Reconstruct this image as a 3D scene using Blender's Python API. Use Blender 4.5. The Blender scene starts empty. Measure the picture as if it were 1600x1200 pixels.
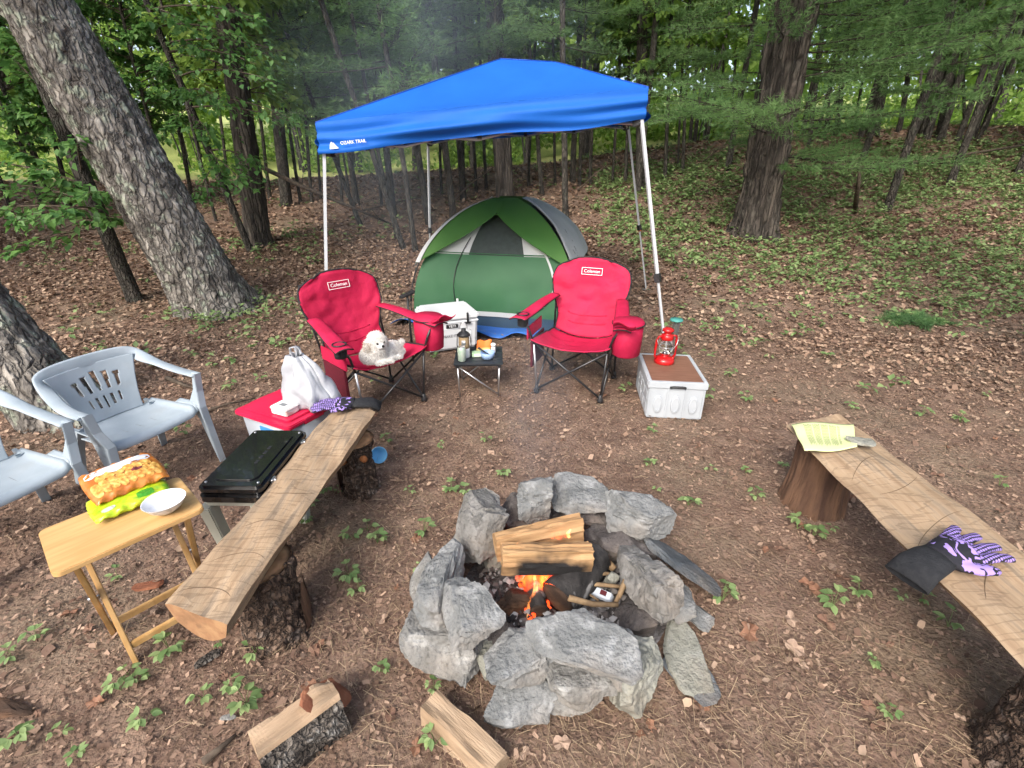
import bpy, bmesh, math, random
import numpy as np
from mathutils import Vector, Matrix, Euler, noise

R = math.radians
SC = bpy.context.scene
COL = SC.collection
# ------------------------------------------------------------------ camera
CAM_H, PITCH, FPX = 1.70, R(24.8), 740.0          # FPX: focal length in pixels of the 1600 px wide photograph
cd = bpy.data.cameras.new('camera'); cam = bpy.data.objects.new('camera', cd); COL.objects.link(cam)
cam.location = (0, 0, CAM_H); cam.rotation_euler = (math.pi/2 - PITCH, 0, 0)
cd.sensor_width = 36; cd.lens = 36*FPX/1600; cd.clip_start = .05; cd.clip_end = 500
SC.camera = cam
# ------------------------------------------------------------------ sky, sun, exposure
SUN_EL, SUN_AZ = R(42), R(205)                     # azimuth from +Y (ahead), clockwise
w = bpy.data.worlds.new('World'); SC.world = w; w.use_nodes = True
wn = w.node_tree.nodes; wl = w.node_tree.links
sky = wn.new('ShaderNodeTexSky'); sky.sky_type = 'NISHITA'; sky.sun_disc = False
sky.sun_elevation = SUN_EL; sky.sun_rotation = SUN_AZ; sky.air_density = 1.0; sky.dust_density = 4.0; sky.ozone_density = .6
wn['Background'].inputs[1].default_value = .15
hs = wn.new('ShaderNodeHueSaturation'); hs.inputs['Saturation'].default_value = .78          # thin overcast: a paler sky
wl.new(sky.outputs[0], hs.inputs['Color']); wl.new(hs.outputs[0], wn['Background'].inputs[0])
sd = bpy.data.lights.new('sun', 'SUN'); sun = bpy.data.objects.new('sun', sd); COL.objects.link(sun)
sd.energy = 1.3; sd.angle = R(24); sd.color = (1, .96, .9)
sdir = Vector((math.sin(SUN_AZ)*math.cos(SUN_EL), math.cos(SUN_AZ)*math.cos(SUN_EL), math.sin(SUN_EL)))
sun.rotation_euler = sdir.to_track_quat('Z', 'Y').to_euler(); sun.location = sdir*60
vs = SC.view_settings; vs.view_transform = 'Standard'; vs.look = 'None'; vs.gamma = 1; vs.use_curve_mapping = False
vs.exposure = 1.15
cy = SC.cycles
cy.max_bounces = 6; cy.diffuse_bounces = 3; cy.glossy_bounces = 2; cy.transmission_bounces = 5; cy.transparent_max_bounces = 8
cy.volume_bounces = 0; cy.caustics_reflective = False; cy.caustics_refractive = False
cy.use_denoising = True; cy.use_adaptive_sampling = True; cy.adaptive_threshold = .03; cy.sample_clamp_indirect = 6
cy.volume_step_rate = 2.0; cy.volume_max_steps = 64

# ------------------------------------------------------------------ helpers: pixels of the photograph
CO, SI = math.cos(PITCH), math.sin(PITCH)
def ray(x, y):
    u = (x-800)/FPX; v = (y-600)/FPX
    return Vector((u, CO-v*SI, -(SI+v*CO)))
def G(x, y, z=0.):                                  # where the pixel's ray meets height z
    d = ray(x, y); t = (z-CAM_H)/d.z
    return Vector((d.x*t, d.y*t, z))
def P(x, y, Y):                                     # where it meets the upright plane at distance Y
    d = ray(x, y); t = Y/d.y
    return Vector((d.x*t, Y, CAM_H+d.z*t))
# ------------------------------------------------------------------ helpers: noise
def vn(p, seed=0):
    p = np.asarray(p, float); i = np.floor(p).astype(np.int64); f = p-i; u = f*f*(3-2*f); r = 0
    for dx in (0, 1):
        for dy in (0, 1):
            for dz in (0, 1):
                h = ((i[:, 0]+dx)*374761393+(i[:, 1]+dy)*668265263+(i[:, 2]+dz)*1442695041+seed*1013904223) & 0xffffffff
                h = ((h ^ (h >> 13))*1274126177) & 0xffffffff; h = (h ^ (h >> 16)) & 0xffff
                r = r+(h/65535.)*(u[:, 0] if dx else 1-u[:, 0])*(u[:, 1] if dy else 1-u[:, 1])*(u[:, 2] if dz else 1-u[:, 2])
    return r*2-1
def fbm(p, o=4, seed=0):
    p = np.asarray(p, float); a = 1.; s = 0
    for k in range(o):
        s = s+a*vn(p*2**k+k*17.3, seed+k); a *= .5
    return s
# ------------------------------------------------------------------ helpers: objects
def add(name, me, mat=None, parent=None, loc=None, rot=None, smooth=False):
    o = bpy.data.objects.new(name, me); COL.objects.link(o)
    if mat is not None and not me.materials:
        for m in (mat if isinstance(mat, (list, tuple)) else [mat]): me.materials.append(m)
    if parent is not None: o.parent = parent
    if loc is not None: o.location = loc
    if rot is not None: o.rotation_euler = rot
    if smooth: me.polygons.foreach_set('use_smooth', [True]*len(me.polygons))
    return o
def tag(o, label=None, cat=None, group=None, kind=None):
    if label: o['label'] = label
    if cat: o['category'] = cat
    if group: o['group'] = group
    if kind: o['kind'] = kind
    return o
def thing(name, label, cat, loc=(0, 0, 0), rz=0, group=None, scale=1):
    o = bpy.data.objects.new(name, None); COL.objects.link(o); o.empty_display_size = .1
    o.location = loc; o.rotation_euler = (0, 0, rz); o.scale = (scale,)*3
    return tag(o, label, cat, group)
def copy_tree(o, parent=None):
    c = o.copy(); COL.objects.link(c); c.parent = parent
    for ch in list(o.children): copy_tree(ch, c)
    return c
def npmesh(name, V, F, smooth=False):
    V = np.ascontiguousarray(V, np.float32); F = np.ascontiguousarray(F, np.int32); k = F.shape[1]
    me = bpy.data.meshes.new(name)
    me.vertices.add(len(V)); me.vertices.foreach_set('co', V.ravel())
    me.loops.add(F.size); me.loops.foreach_set('vertex_index', F.ravel())
    me.polygons.add(len(F)); me.polygons.foreach_set('loop_start', np.arange(0, F.size, k, dtype=np.int32))
    if smooth: me.polygons.foreach_set('use_smooth', np.ones(len(F), bool))
    me.update(calc_edges=True)
    return me
def frame(d, up=Vector((0, 0, 1))):
    d = d.normalized()
    if abs(d.dot(up)) > .98: up = Vector((0, 1, 0))
    a = up.cross(d).normalized(); return a, d.cross(a)
class MB:
    def __init__(s): s.v = []; s.f = []; s.m = []; s.mi = 0
    def quad(s, *p):
        n = len(s.v); s.v += [tuple(q) for q in p]; s.f.append(tuple(range(n, n+len(p)))); s.m.append(s.mi); return s
    def box(s, c, d, rot=None, taper=1.0):
        n = len(s.v); M = rot.to_matrix() if isinstance(rot, Euler) else rot
        for z in (-.5, .5):
            k = taper if z > 0 else 1
            for x, y in ((-.5, -.5), (.5, -.5), (.5, .5), (-.5, .5)):
                p = Vector((x*d[0]*k, y*d[1]*k, z*d[2]))
                if M is not None: p = M @ p
                s.v.append(tuple(p+Vector(c)))
        for f in ((3, 2, 1, 0), (4, 5, 6, 7), (0, 1, 5, 4), (1, 2, 6, 5), (2, 3, 7, 6), (3, 0, 4, 7)):
            s.f.append(tuple(n+i for i in f)); s.m.append(s.mi)
        return s
    def tube(s, pts, r, n=8, cap=True, flat=1.0, up=Vector((0, 0, 1)), closed=False):
        pts = [Vector(p) for p in pts]; L = len(pts); b = len(s.v)
        rs = r if isinstance(r, (list, tuple)) else [r]*L
        for i, p in enumerate(pts):
            if closed: d = pts[(i+1) % L]-pts[i-1]
            else: d = pts[min(i+1, L-1)]-pts[max(i-1, 0)]
            a, c = frame(d, up)
            for k in range(n):
                t = 2*math.pi*k/n; s.v.append(tuple(p+a*(math.cos(t)*rs[i])+c*(math.sin(t)*rs[i]*flat)))
        for i in range(L if closed else L-1):
            j = (i+1) % L
            for k in range(n):
                k2 = (k+1) % n; s.f.append((b+i*n+k, b+i*n+k2, b+j*n+k2, b+j*n+k)); s.m.append(s.mi)
        if cap and not closed:
            s.f.append(tuple(b+k for k in reversed(range(n)))); s.f.append(tuple(b+(L-1)*n+k for k in range(n))); s.m += [s.mi]*2
        return s
    def lathe(s, prof, n=24, c=(0, 0, 0), cap=True, sx=1, sy=1):
        b = len(s.v); L = len(prof)
        for r, z in prof:
            for k in range(n):
                t = 2*math.pi*k/n; s.v.append((c[0]+math.cos(t)*r*sx, c[1]+math.sin(t)*r*sy, c[2]+z))
        for i in range(L-1):
            for k in range(n):
                k2 = (k+1) % n; s.f.append((b+i*n+k, b+i*n+k2, b+(i+1)*n+k2, b+(i+1)*n+k)); s.m.append(s.mi)
        if cap:
            if prof[0][0] > 1e-4: s.f.append(tuple(b+k for k in reversed(range(n)))); s.m.append(s.mi)
            if prof[-1][0] > 1e-4: s.f.append(tuple(b+(L-1)*n+k for k in range(n))); s.m.append(s.mi)
        return s
    def grid(s, fn, nu, nv):
        b = len(s.v)
        for j in range(nv+1):
            for i in range(nu+1): s.v.append(tuple(fn(i/nu, j/nv)))
        for j in range(nv):
            for i in range(nu):
                a = b+j*(nu+1)+i; s.f.append((a, a+1, a+nu+2, a+nu+1)); s.m.append(s.mi)
        return s
    def mesh(s, name='m', smooth=False, bevel=0, seg=2, weld=0):
        me = bpy.data.meshes.new(name); me.from_pydata(s.v, [], s.f)
        if any(s.m): me.polygons.foreach_set('material_index', s.m)
        if bevel or weld:
            bm = bmesh.new(); bm.from_mesh(me)
            if weld: bmesh.ops.remove_doubles(bm, verts=bm.verts, dist=weld)
            if bevel:
                ed = [e for e in bm.edges if len(e.link_faces) == 2 and e.calc_face_angle(0) > .5]
                bmesh.ops.bevel(bm, geom=ed, offset=bevel, segments=seg, affect='EDGES', clamp_overlap=True)
            bm.to_mesh(me); bm.free()
        if smooth: me.polygons.foreach_set('use_smooth', [True]*len(me.polygons))
        me.update(); return me
    def build(s, name, mat, parent=None, smooth=False, bevel=0, seg=2, loc=None, rot=None, weld=0):
        return add(name, s.mesh(name, smooth, bevel, seg, weld), mat, parent, loc, rot)
def solid(o, t, off=0): 
    m = o.modifiers.new('solid', 'SOLIDIFY'); m.thickness = t; m.offset = off; return o
def subd(o, n=1):
    m = o.modifiers.new('sub', 'SUBSURF'); m.levels = n; m.render_levels = n; return o
def apply_mods(o):
    dg = bpy.context.evaluated_depsgraph_get(); me = bpy.data.meshes.new_from_object(o.evaluated_get(dg))
    o.modifiers.clear(); o.data = me; return o
def text_mesh(t, size, extrude=.001):
    cu = bpy.data.curves.new('txt', 'FONT'); cu.body = t; cu.size = size; cu.extrude = extrude; cu.align_x = 'CENTER'; cu.align_y = 'CENTER'
    o = bpy.data.objects.new('txt', cu); COL.objects.link(o)
    dg = bpy.context.evaluated_depsgraph_get(); me = bpy.data.meshes.new_from_object(o.evaluated_get(dg))
    bpy.data.objects.remove(o); bpy.data.curves.remove(cu); return me
# ------------------------------------------------------------------ helpers: materials
def mat(name, c1, c2=None, scale=6., rough=.75, bump=0., bscale=None, metal=0., stretch=(1, 1, 1), detail=5., transl=0., spec=.4,
        c3=None, island=False, lo=.35, hi=.65, dist=0., coat=0., emit=None, glass=0., alpha=1., bdist=.01, rot=(0, 0, 0), sheen=0., kind='noise'):
    m = bpy.data.materials.new(name); m.use_nodes = True; nt = m.node_tree; N = nt.nodes; L = nt.links
    b = N['Principled BSDF']; out = N['Material Output']
    b.inputs['Roughness'].default_value = rough; b.inputs['Metallic'].default_value = metal; b.inputs['Specular IOR Level'].default_value = spec
    b.inputs['Coat Weight'].default_value = coat; b.inputs['Transmission Weight'].default_value = glass; b.inputs['Alpha'].default_value = alpha
    b.inputs['Sheen Weight'].default_value = sheen
    b.inputs['Base Color'].default_value = (*c1, 1)
    if emit: b.inputs['Emission Color'].default_value = (*emit[0], 1); b.inputs['Emission Strength'].default_value = emit[1]
    tc = N.new('ShaderNodeTexCoord'); mp = N.new('ShaderNodeMapping'); L.new(tc.outputs['Object'], mp.inputs[0])
    mp.inputs['Scale'].default_value = stretch; mp.inputs['Rotation'].default_value = rot
    col = None
    if c2:
        nz = N.new('ShaderNodeTexNoise'); nz.inputs['Scale'].default_value = scale; nz.inputs['Detail'].default_value = detail
        nz.inputs['Distortion'].default_value = dist; L.new(mp.outputs[0], nz.inputs['Vector']); fac = nz.outputs[0]
        if kind == 'wave':
            wv = N.new('ShaderNodeTexWave'); wv.inputs['Scale'].default_value = scale; wv.inputs['Distortion'].default_value = dist
            wv.inputs['Detail'].default_value = detail; L.new(mp.outputs[0], wv.inputs['Vector']); fac = wv.outputs[1]
        if island:
            ge = N.new('ShaderNodeNewGeometry'); fac = ge.outputs['Random Per Island']; lo, hi = 0., 1.
        rp = N.new('ShaderNodeValToRGB'); L.new(fac, rp.inputs[0]); e = rp.color_ramp.elements
        e[0].position = lo; e[0].color = (*c1, 1); e[1].position = hi; e[1].color = (*c2, 1)
        if c3: q = e.new((lo+hi)/2); q.color = (*c3, 1)
        col = rp.outputs[0]; L.new(col, b.inputs['Base Color'])
    if bump:
        n2 = N.new('ShaderNodeTexNoise'); n2.inputs['Scale'].default_value = bscale or scale*2; n2.inputs['Detail'].default_value = 6
        L.new(mp.outputs[0], n2.inputs['Vector'])
        bp = N.new('ShaderNodeBump'); bp.inputs['Strength'].default_value = bump; bp.inputs['Distance'].default_value = bdist
        L.new(n2.outputs[0], bp.inputs['Height']); L.new(bp.outputs[0], b.inputs['Normal'])
    if transl:
        tr = N.new('ShaderNodeBsdfTranslucent'); mx = N.new('ShaderNodeMixShader'); mx.inputs[0].default_value = transl
        tr.inputs[0].default_value = (*c1, 1)
        if col: L.new(col, tr.inputs[0])
        L.new(b.outputs[0], mx.inputs[1]); L.new(tr.outputs[0], mx.inputs[2]); L.new(mx.outputs[0], out.inputs[0])
    return m
def mixin(m, c, scale, lo, hi, amount=1., detail=4, stretch=None, coords='Object', kind='noise'):
    """lay a second noise-shaped colour over a material made by mat()"""
    nt = m.node_tree; N = nt.nodes; L = nt.links; b = N['Principled BSDF']
    tc = N.new('ShaderNodeTexCoord'); mp = N.new('ShaderNodeMapping'); L.new(tc.outputs[coords], mp.inputs[0])
    if stretch: mp.inputs['Scale'].default_value = stretch
    if kind == 'voronoi':
        t = N.new('ShaderNodeTexVoronoi'); t.inputs['Scale'].default_value = scale; f = t.outputs['Distance']
    else:
        t = N.new('ShaderNodeTexNoise'); t.inputs['Scale'].default_value = scale; t.inputs['Detail'].default_value = detail; f = t.outputs[0]
    L.new(mp.outputs[0], t.inputs['Vector'])
    mr = N.new('ShaderNodeMapRange'); mr.inputs[1].default_value = lo; mr.inputs[2].default_value = hi; mr.inputs[4].default_value = amount
    L.new(f, mr.inputs[0])
    mx = N.new('ShaderNodeMix'); mx.data_type = 'RGBA'; L.new(mr.outputs[0], mx.inputs[0])
    s = b.inputs['Base Color']
    if s.links:
        src = s.links[0].from_socket
        for l in list(nt.links):
            if l.from_socket == src and l.to_node != mx: 
                tos = l.to_socket; L.new(mx.outputs[2], tos)
        L.new(src, mx.inputs[6])
    else:
        mx.inputs[6].default_value = s.default_value[:]; L.new(mx.outputs[2], s)
    mx.inputs[7].default_value = (*c, 1)
    return m
def axis_mask(m, c, axis, lo, hi, coords='Object', wob=0., wscale=8.):
    """second colour beyond a place along an axis of the thing (a printed band, a dipped end)"""
    nt = m.node_tree; N = nt.nodes; L = nt.links; b = N['Principled BSDF']
    tc = N.new('ShaderNodeTexCoord'); sp = N.new('ShaderNodeSeparateXYZ'); L.new(tc.outputs[coords], sp.inputs[0]); f = sp.outputs[axis]
    if wob:
        nz = N.new('ShaderNodeTexNoise'); nz.inputs['Scale'].default_value = wscale; L.new(tc.outputs[coords], nz.inputs[0])
        ma = N.new('ShaderNodeMath'); ma.operation = 'MULTIPLY_ADD'; ma.inputs[1].default_value = wob; L.new(nz.outputs[0], ma.inputs[0]); L.new(f, ma.inputs[2]); f = ma.outputs[0]
    mr = N.new('ShaderNodeMapRange'); mr.inputs[1].default_value = lo; mr.inputs[2].default_value = hi; L.new(f, mr.inputs[0])
    mx = N.new('ShaderNodeMix'); mx.data_type = 'RGBA'; L.new(mr.outputs[0], mx.inputs[0]); s = b.inputs['Base Color']
    if s.links: L.new(s.links[0].from_socket, mx.inputs[6])
    else: mx.inputs[6].default_value = s.default_value[:]
    mx.inputs[7].default_value = (*c, 1); L.new(mx.outputs[2], s)
    return m
rng = np.random.default_rng(7); rnd = random.Random(5)
# ================================================================== terrain
def sstep(t): t = np.clip(t, 0, 1); return t*t*(3-2*t)
def Hn(x, y):
    x = np.asarray(x, float); y = np.asarray(y, float)
    k = np.interp(x, [-16, -8, 0, 6, 13], [1.15, 1.2, 1.6, 2.3, 2.75])
    t = np.clip((y-5.0)/11., 0, 1); z = k*(t**1.35)
    z = z+np.where(y > 20, (y-20)*.13, 0)+.045*np.clip((y-4)/4, 0, 1)*vn(np.stack([x*.6, y*.6, x*0], -1).reshape(-1, 3), 3).reshape(x.shape)
    return z
def H(x, y): return float(Hn(np.array([x]), np.array([y]))[0])
def ground_hit(px, py):                              # first meeting of a pixel's ray with the terrain
    d = ray(px, py); t = np.arange(1, 4000)*.01; h = Hn(d.x*t, d.y*t); hit = np.nonzero(CAM_H+d.z*t <= h)[0]
    i = hit[0] if len(hit) else 2999
    return Vector((d.x*t[i], d.y*t[i], float(h[i])))
def build_ground():
    xs = np.concatenate([np.linspace(-60, -8, 60)[:-1], np.linspace(-8, 8, 321)[:-1], np.linspace(8, 60, 60)])
    ys = np.concatenate([np.linspace(-12, -.5, 12)[:-1], np.linspace(-.5, 8, 241)[:-1], np.linspace(8, 24, 90)[:-1], np.linspace(24, 120, 60)])
    X, Y = np.meshgrid(xs, ys); Z = Hn(X, Y)
    p = np.stack([X*9, Y*9, X*0], -1).reshape(-1, 3)
    Z = Z+(.012*fbm(p, 3, 11)+.006*vn(p*5, 4)).reshape(X.shape)-.006
    V = np.stack([X, Y, Z], -1).reshape(-1, 3); nx = len(xs); ny = len(ys)
    i = (np.arange(ny-1)[:, None]*nx+np.arange(nx-1)[None]).ravel()
    F = np.stack([i, i+1, i+nx+1, i+nx], -1)
    m = mat('forest_soil', (.125, .075, .053), (.235, .155, .112), 7, .95, .9, 60, c3=(.170, .108, .078), detail=9, bdist=.02, lo=.3, hi=.7)
    mixin(m, (.24, .175, .125), 45, .52, .72, .7, 8)
    mixin(m, (.19, .145, .10), 1.3, .50, .62, .55, 5)
    nt = m.node_tree
    axis_mask(m, (.36, .40, .13), 1, 20.5, 24, wob=4, wscale=.35)
    o = add('ground', npmesh('ground', V, F, True), m); tag(o, kind='structure')
build_ground()
# ------------------------------------------------------------------ loose stuff lying on the soil
def rotm(yaw, pitch, roll):
    cz, sz, cx, sx, cyy, sy = np.cos(yaw), np.sin(yaw), np.cos(pitch), np.sin(pitch), np.cos(roll), np.sin(roll); O = np.zeros_like(yaw); I = O+1
    Z = np.stack([cz, -sz, O, sz, cz, O, O, O, I], -1).reshape(-1, 3, 3)
    X = np.stack([I, O, O, O, cx, -sx, O, sx, cx], -1).reshape(-1, 3, 3)
    Y = np.stack([cyy, O, sy, O, I, O, -sy, O, cyy], -1).reshape(-1, 3, 3)
    return Z @ X @ Y
def scatter(T, TF, C, Rm, S):
    """copies of a small template T/TF at points C with rotations Rm and scales S"""
    S = np.asarray(S); S = S[:, None, None] if S.ndim == 1 else S[:, None, :]
    V = np.einsum('nij,nkj->nki', Rm, T[None]*S)+C[:, None, :]
    n, k = V.shape[:2]; F = TF[None]+(np.arange(n)*k)[:, None, None]
    return V.reshape(-1, 3), F.reshape(-1, TF.shape[1])
LEAF = np.array([[0, 0, 0], [-.34, .42, .10], [0, .5, 0], [.34, .42, .10], [0, 1, -.06]]); LEAFF = np.array([[0, 2, 1], [0, 3, 2], [1, 2, 4], [2, 3, 4]])
LEAF2 = np.array([[0, 0, 0], [-.36, .5, .07], [0, 1, 0], [.36, .5, .07]]); LEAF2F = np.array([[0, 2, 1], [0, 3, 2]])
OVAL = np.array([[0, 0, 0], [-.20, .18, .05], [-.31, .45, .08], [-.20, .75, .05], [0, 1, -.06], [.20, .75, .05], [.31, .45, .08], [.20, .18, .05], [0, .3, .0], [0, .65, 0]]); OVALF = np.array([[0, 8, 1], [1, 8, 2], [2, 8, 9], [2, 9, 3], [3, 9, 4], [0, 7, 8], [7, 6, 8], [6, 9, 8], [6, 5, 9], [5, 4, 9]])
CURL = np.array([[-.3, 0, .05], [.3, .05, .12], [.36, .5, .02], [.22, 1, .2], [-.25, .95, .06], [-.4, .5, .22], [0, .5, 0]])
CURLF = np.array([[0, 1, 6], [1, 2, 6], [2, 3, 6], [3, 4, 6], [4, 5, 6], [5, 0, 6]])
CHIP = np.array([[-.5, 0, 0], [.5, .1, 0], [.35, 1, .1], [-.4, .9, .15]]); CHIPF = np.array([[0, 1, 2], [0, 2, 3]])
def field(n, x0, x1, y0, y1, keep=None):
    x = rng.uniform(x0, x1, n); y = rng.uniform(y0, y1, n)
    ok = np.abs(x) < 1.3+1.5*np.maximum(y, 0)
    if keep is not None: ok &= keep(x, y)
    return x[ok], y[ok]
def on_ground(x, y, lift): return np.stack([x, y, Hn(x, y)+lift], -1)
IN_RING = lambda x, y: ((x-.22)/.52)**2+((y-1.47)/.42)**2 > 1
def litter():
    # dead leaves, dense in the wood, sparse on the trodden soil
    def dens(x, y):
        d = np.hypot((x-.3)/3.0, (y-2.4)/2.6); nse = fbm(np.stack([x*.7, y*.7, x*0], -1), 3, 5)
        p = np.clip(.04+.80*sstep((d-.75)/.6)+.30*nse, .03, 1); return (rng.random(len(x)) < p) & IN_RING(x, y)
    parts = []
    for n, a in ((46000, (-8, 8, .3, 5)), (112000, (-14, 15, 3.2, 10)), (62000, (-24, 25, 9.5, 18))):
        x, y = field(n, *a, keep=dens)
        if a[2] == 3.2: kp = rng.random(len(x)) < np.clip((y-3.4)/3., 0, 1)+np.clip((np.abs(x)-3)/2, 0, 1); x, y = x[kp], y[kp]
        k = len(x); far = np.clip((y-8)/8, 0, 1)
        C = on_ground(x, y, rng.uniform(.002, .022, k)); Rm = rotm(rng.uniform(0, 6.28, k), rng.normal(0, .32, k), rng.normal(0, .38, k))
        s = rng.uniform(.026, .068, k)*(1+.9*far)*np.interp(y, [3., 6.5], [.55, 1.]); S = np.stack([s*rng.uniform(.65, 1.1, k), s, s], -1)
        parts.append((scatter(CURL, CURLF, C, Rm, S)))
    n0 = 0; V = []; F = []
    for v, f in parts: V.append(v); F.append(f+n0); n0 += len(v)
    m = mat('dead_leaf', (.11, .066, .048), (.46, .33, .235), island=True, c3=(.25, .158, .108), rough=.8, transl=.12)
    tag(add('leaf_litter', npmesh('leaf_litter', np.concatenate(V), np.concatenate(F)), m), 'brown fallen leaves covering the forest floor', 'leaf litter', kind='stuff')
    # chips, bark crumbs and straw on the trodden soil
    x, y = field(200000, -4.6, 5.0, .2, 5.6, IN_RING); k = len(x)
    C = on_ground(x, y, rng.uniform(.001, .009, k)); Rm = rotm(rng.uniform(0, 6.28, k), rng.normal(0, .2, k), rng.normal(0, .3, k))
    s = rng.gamma(2.0, .0042, k)+.003; S = np.stack([s*rng.uniform(.25, .8, k), s, s], -1)
    v, f = scatter(CHIP, CHIPF, C, Rm, S)
    m = mat('duff', (.10, .060, .043), (.38, .26, .185), island=True, c3=(.19, .118, .083), rough=.9)
    tag(add('wood_chips', npmesh('wood_chips', v, f), m), 'small brown bark crumbs and wood chips on the soil', 'wood chips', kind='stuff')
    def straw(x, y):
        d = np.exp(-((x-1.0)/1.1)**2-((y-.75)/.55)**2)*1.5+.10+.5*np.exp(-((x+.6)/.5)**2-((y-1.5)/.8)**2); return (rng.random(len(x)) < d) & IN_RING(x, y)
    x, y = field(120000, -3.2, 4, .35, 4.6, straw); k = len(x)
    C = on_ground(x, y, rng.uniform(.003, .014, k)); Rm = rotm(rng.normal(.6, 1.2, k), rng.normal(0, .18, k), rng.uniform(-1, 1, k))
    s = rng.gamma(3., .0125, k)+.008; S = np.stack([rng.uniform(.0008, .0020, k), s, s*.3], -1)
    v, f = scatter(np.array([[-.5, 0, 0], [.5, 0, 0], [.5, .5, .12], [-.5, .5, .12], [.5, 1, 0], [-.5, 1, 0]]), np.array([[0, 1, 2, 3], [3, 2, 4, 5]]), C, Rm, S)
    m = mat('straw', (.13, .085, .052), (.40, .30, .19), island=True, c3=(.23, .16, .10), rough=.8)
    tag(add('dry_grass', npmesh('dry_grass', v, f), m), 'dry straw coloured grass and pine needles strewn on the soil', 'dry grass', kind='stuff')
litter()
M_herb = mat('herb_leaf', (.13, .22, .075), (.31, .41, .17), island=True, c3=(.21, .31, .12), rough=.55, transl=.35)
def cover():
    def d1(x, y):
        a = sstep((x*.55+y-7.6)/2.2)*sstep((x-1.0-.02*y)/2.0)*sstep((15.5-y)/3)*1.0
        b = .85*np.exp(-((x+3.35)/.75)**2-((y-5.6)/.55)**2)+.20*np.exp(-((x+5.2)/2)**2-((y-9)/1.2)**2)
        c = .24*sstep((y-4.4)/1.2)*sstep((x-1.2)/1.2)+.04*sstep((y-2.5)/2)+.2*np.exp(-((x+2.4)/1)**2-((y-5)/.8)**2)
        n = fbm(np.stack([x*.8, y*.8, x*0], -1), 3, 21)
        return (rng.random(len(x)) < np.clip((a*1.5+c)*(.70+.5*n)+b, 0, 1)) & ((y > 2.3) | (x > 2.2)) & ~((np.abs(x) < 1.5) & (y < 5.2))
    x, y = field(27000, -9, 17, 2.3, 17, d1); k = len(x)
    # each sprig: five leaves round a short stem
    q = 6; xx = np.repeat(x, q); yy = np.repeat(y, q); h = np.repeat(rng.uniform(.03, .17, k), q)*rng.uniform(.5, 1.1, k*q)
    yaw = rng.uniform(0, 6.28, k*q); C = on_ground(xx, yy, h); C[:, 0] += rng.normal(0, .035, k*q); C[:, 1] += rng.normal(0, .035, k*q)
    Rm = rotm(yaw, rng.normal(.05, .35, k*q), rng.normal(0, .3, k*q)); s = rng.uniform(.035, .085, k*q)*np.repeat(1+.06*np.clip(y-6, 0, 9), q)
    v, f = scatter(LEAF, LEAFF, C, Rm, s)
    tag(add('ground_cover', npmesh('ground_cover', v, f), M_herb), 'low green seedlings and herbs spreading over the slope', 'ground cover', kind='stuff')
cover()
# ================================================================== trees
def bark_mat(name, dark, light, moss, mossamt, scale=9, z=.35):
    m = mat(name, dark, light, scale, .92, .8, scale*4, stretch=(1, 1, z), c3=tuple((a+b)/2.2 for a, b in zip(dark, light)), detail=9, bdist=.02)
    mixin(m, moss, scale*.75, .56, .64, mossamt, 7)
    nt = m.node_tree; N = nt.nodes; L = nt.links; b = N['Principled BSDF']               # furrows between the bark plates
    tc = N.new('ShaderNodeTexCoord'); nz = N.new('ShaderNodeTexNoise'); nz.inputs['Scale'].default_value = scale*1.2; nz.inputs['Detail'].default_value = 4; L.new(tc.outputs['Object'], nz.inputs[0])
    va = N.new('ShaderNodeVectorMath'); va.operation = 'MULTIPLY_ADD'; va.inputs[1].default_value = (.05, .05, .12); L.new(nz.outputs['Color'], va.inputs[0]); L.new(tc.outputs['Object'], va.inputs[2])
    mp = N.new('ShaderNodeMapping'); mp.inputs['Scale'].default_value = (1, 1, z); L.new(va.outputs[0], mp.inputs[0])
    vo = N.new('ShaderNodeTexVoronoi'); vo.feature = 'DISTANCE_TO_EDGE'; vo.inputs['Scale'].default_value = scale*1.9; L.new(mp.outputs[0], vo.inputs['Vector'])
    mr = N.new('ShaderNodeMapRange'); mr.inputs[1].default_value = .0; mr.inputs[2].default_value = .22; mr.inputs[3].default_value = .30; L.new(vo.outputs['Distance'], mr.inputs[0])
    mx = N.new('ShaderNodeMix'); mx.data_type = 'RGBA'; L.new(mr.outputs[0], mx.inputs[0]); mx.inputs[6].default_value = (*[c*.55 for c in dark], 1); L.new(b.inputs[0].links[0].from_socket, mx.inputs[7]); L.new(mx.outputs[2], b.inputs[0])
    bp = N.new('ShaderNodeBump'); bp.inputs['Distance'].default_value = .03; bp.inputs['Strength'].default_value = .9; L.new(mr.outputs[0], bp.inputs['Height']); L.new(b.inputs['Normal'].links[0].from_socket, bp.inputs['Normal']); L.new(bp.outputs[0], b.inputs['Normal'])
    return m
M_oak = bark_mat('oak_bark', (.085, .075, .067), (.40, .37, .33), (.40, .45, .35), .75, 10, .30)
M_pinebark = bark_mat('pine_bark', (.022, .018, .015), (.125, .105, .088), (.14, .13, .11), .4, 8, .10)
M_darkbark = bark_mat('dark_bark', (.034, .030, .026), (.115, .102, .086), (.13, .15, .11), .35, 14, .3)
M_twig = mat('twig', (.05, .036, .026), (.12, .092, .068), 30, .9)
M_pinetwig = mat('pine_twig', (.022, .018, .013), (.05, .04, .03), 30, .9)
M_leaf = mat('green_leaf', (.065, .165, .042), (.165, .32, .085), island=True, c3=(.105, .235, .058), rough=.5, transl=.45)
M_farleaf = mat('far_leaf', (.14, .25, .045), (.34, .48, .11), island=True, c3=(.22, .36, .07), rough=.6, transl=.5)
M_needle = mat('pine_needle', (.115, .225, .075), (.23, .375, .14), .9, .6, transl=.5, detail=3, c3=(.165, .30, .105))
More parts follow.
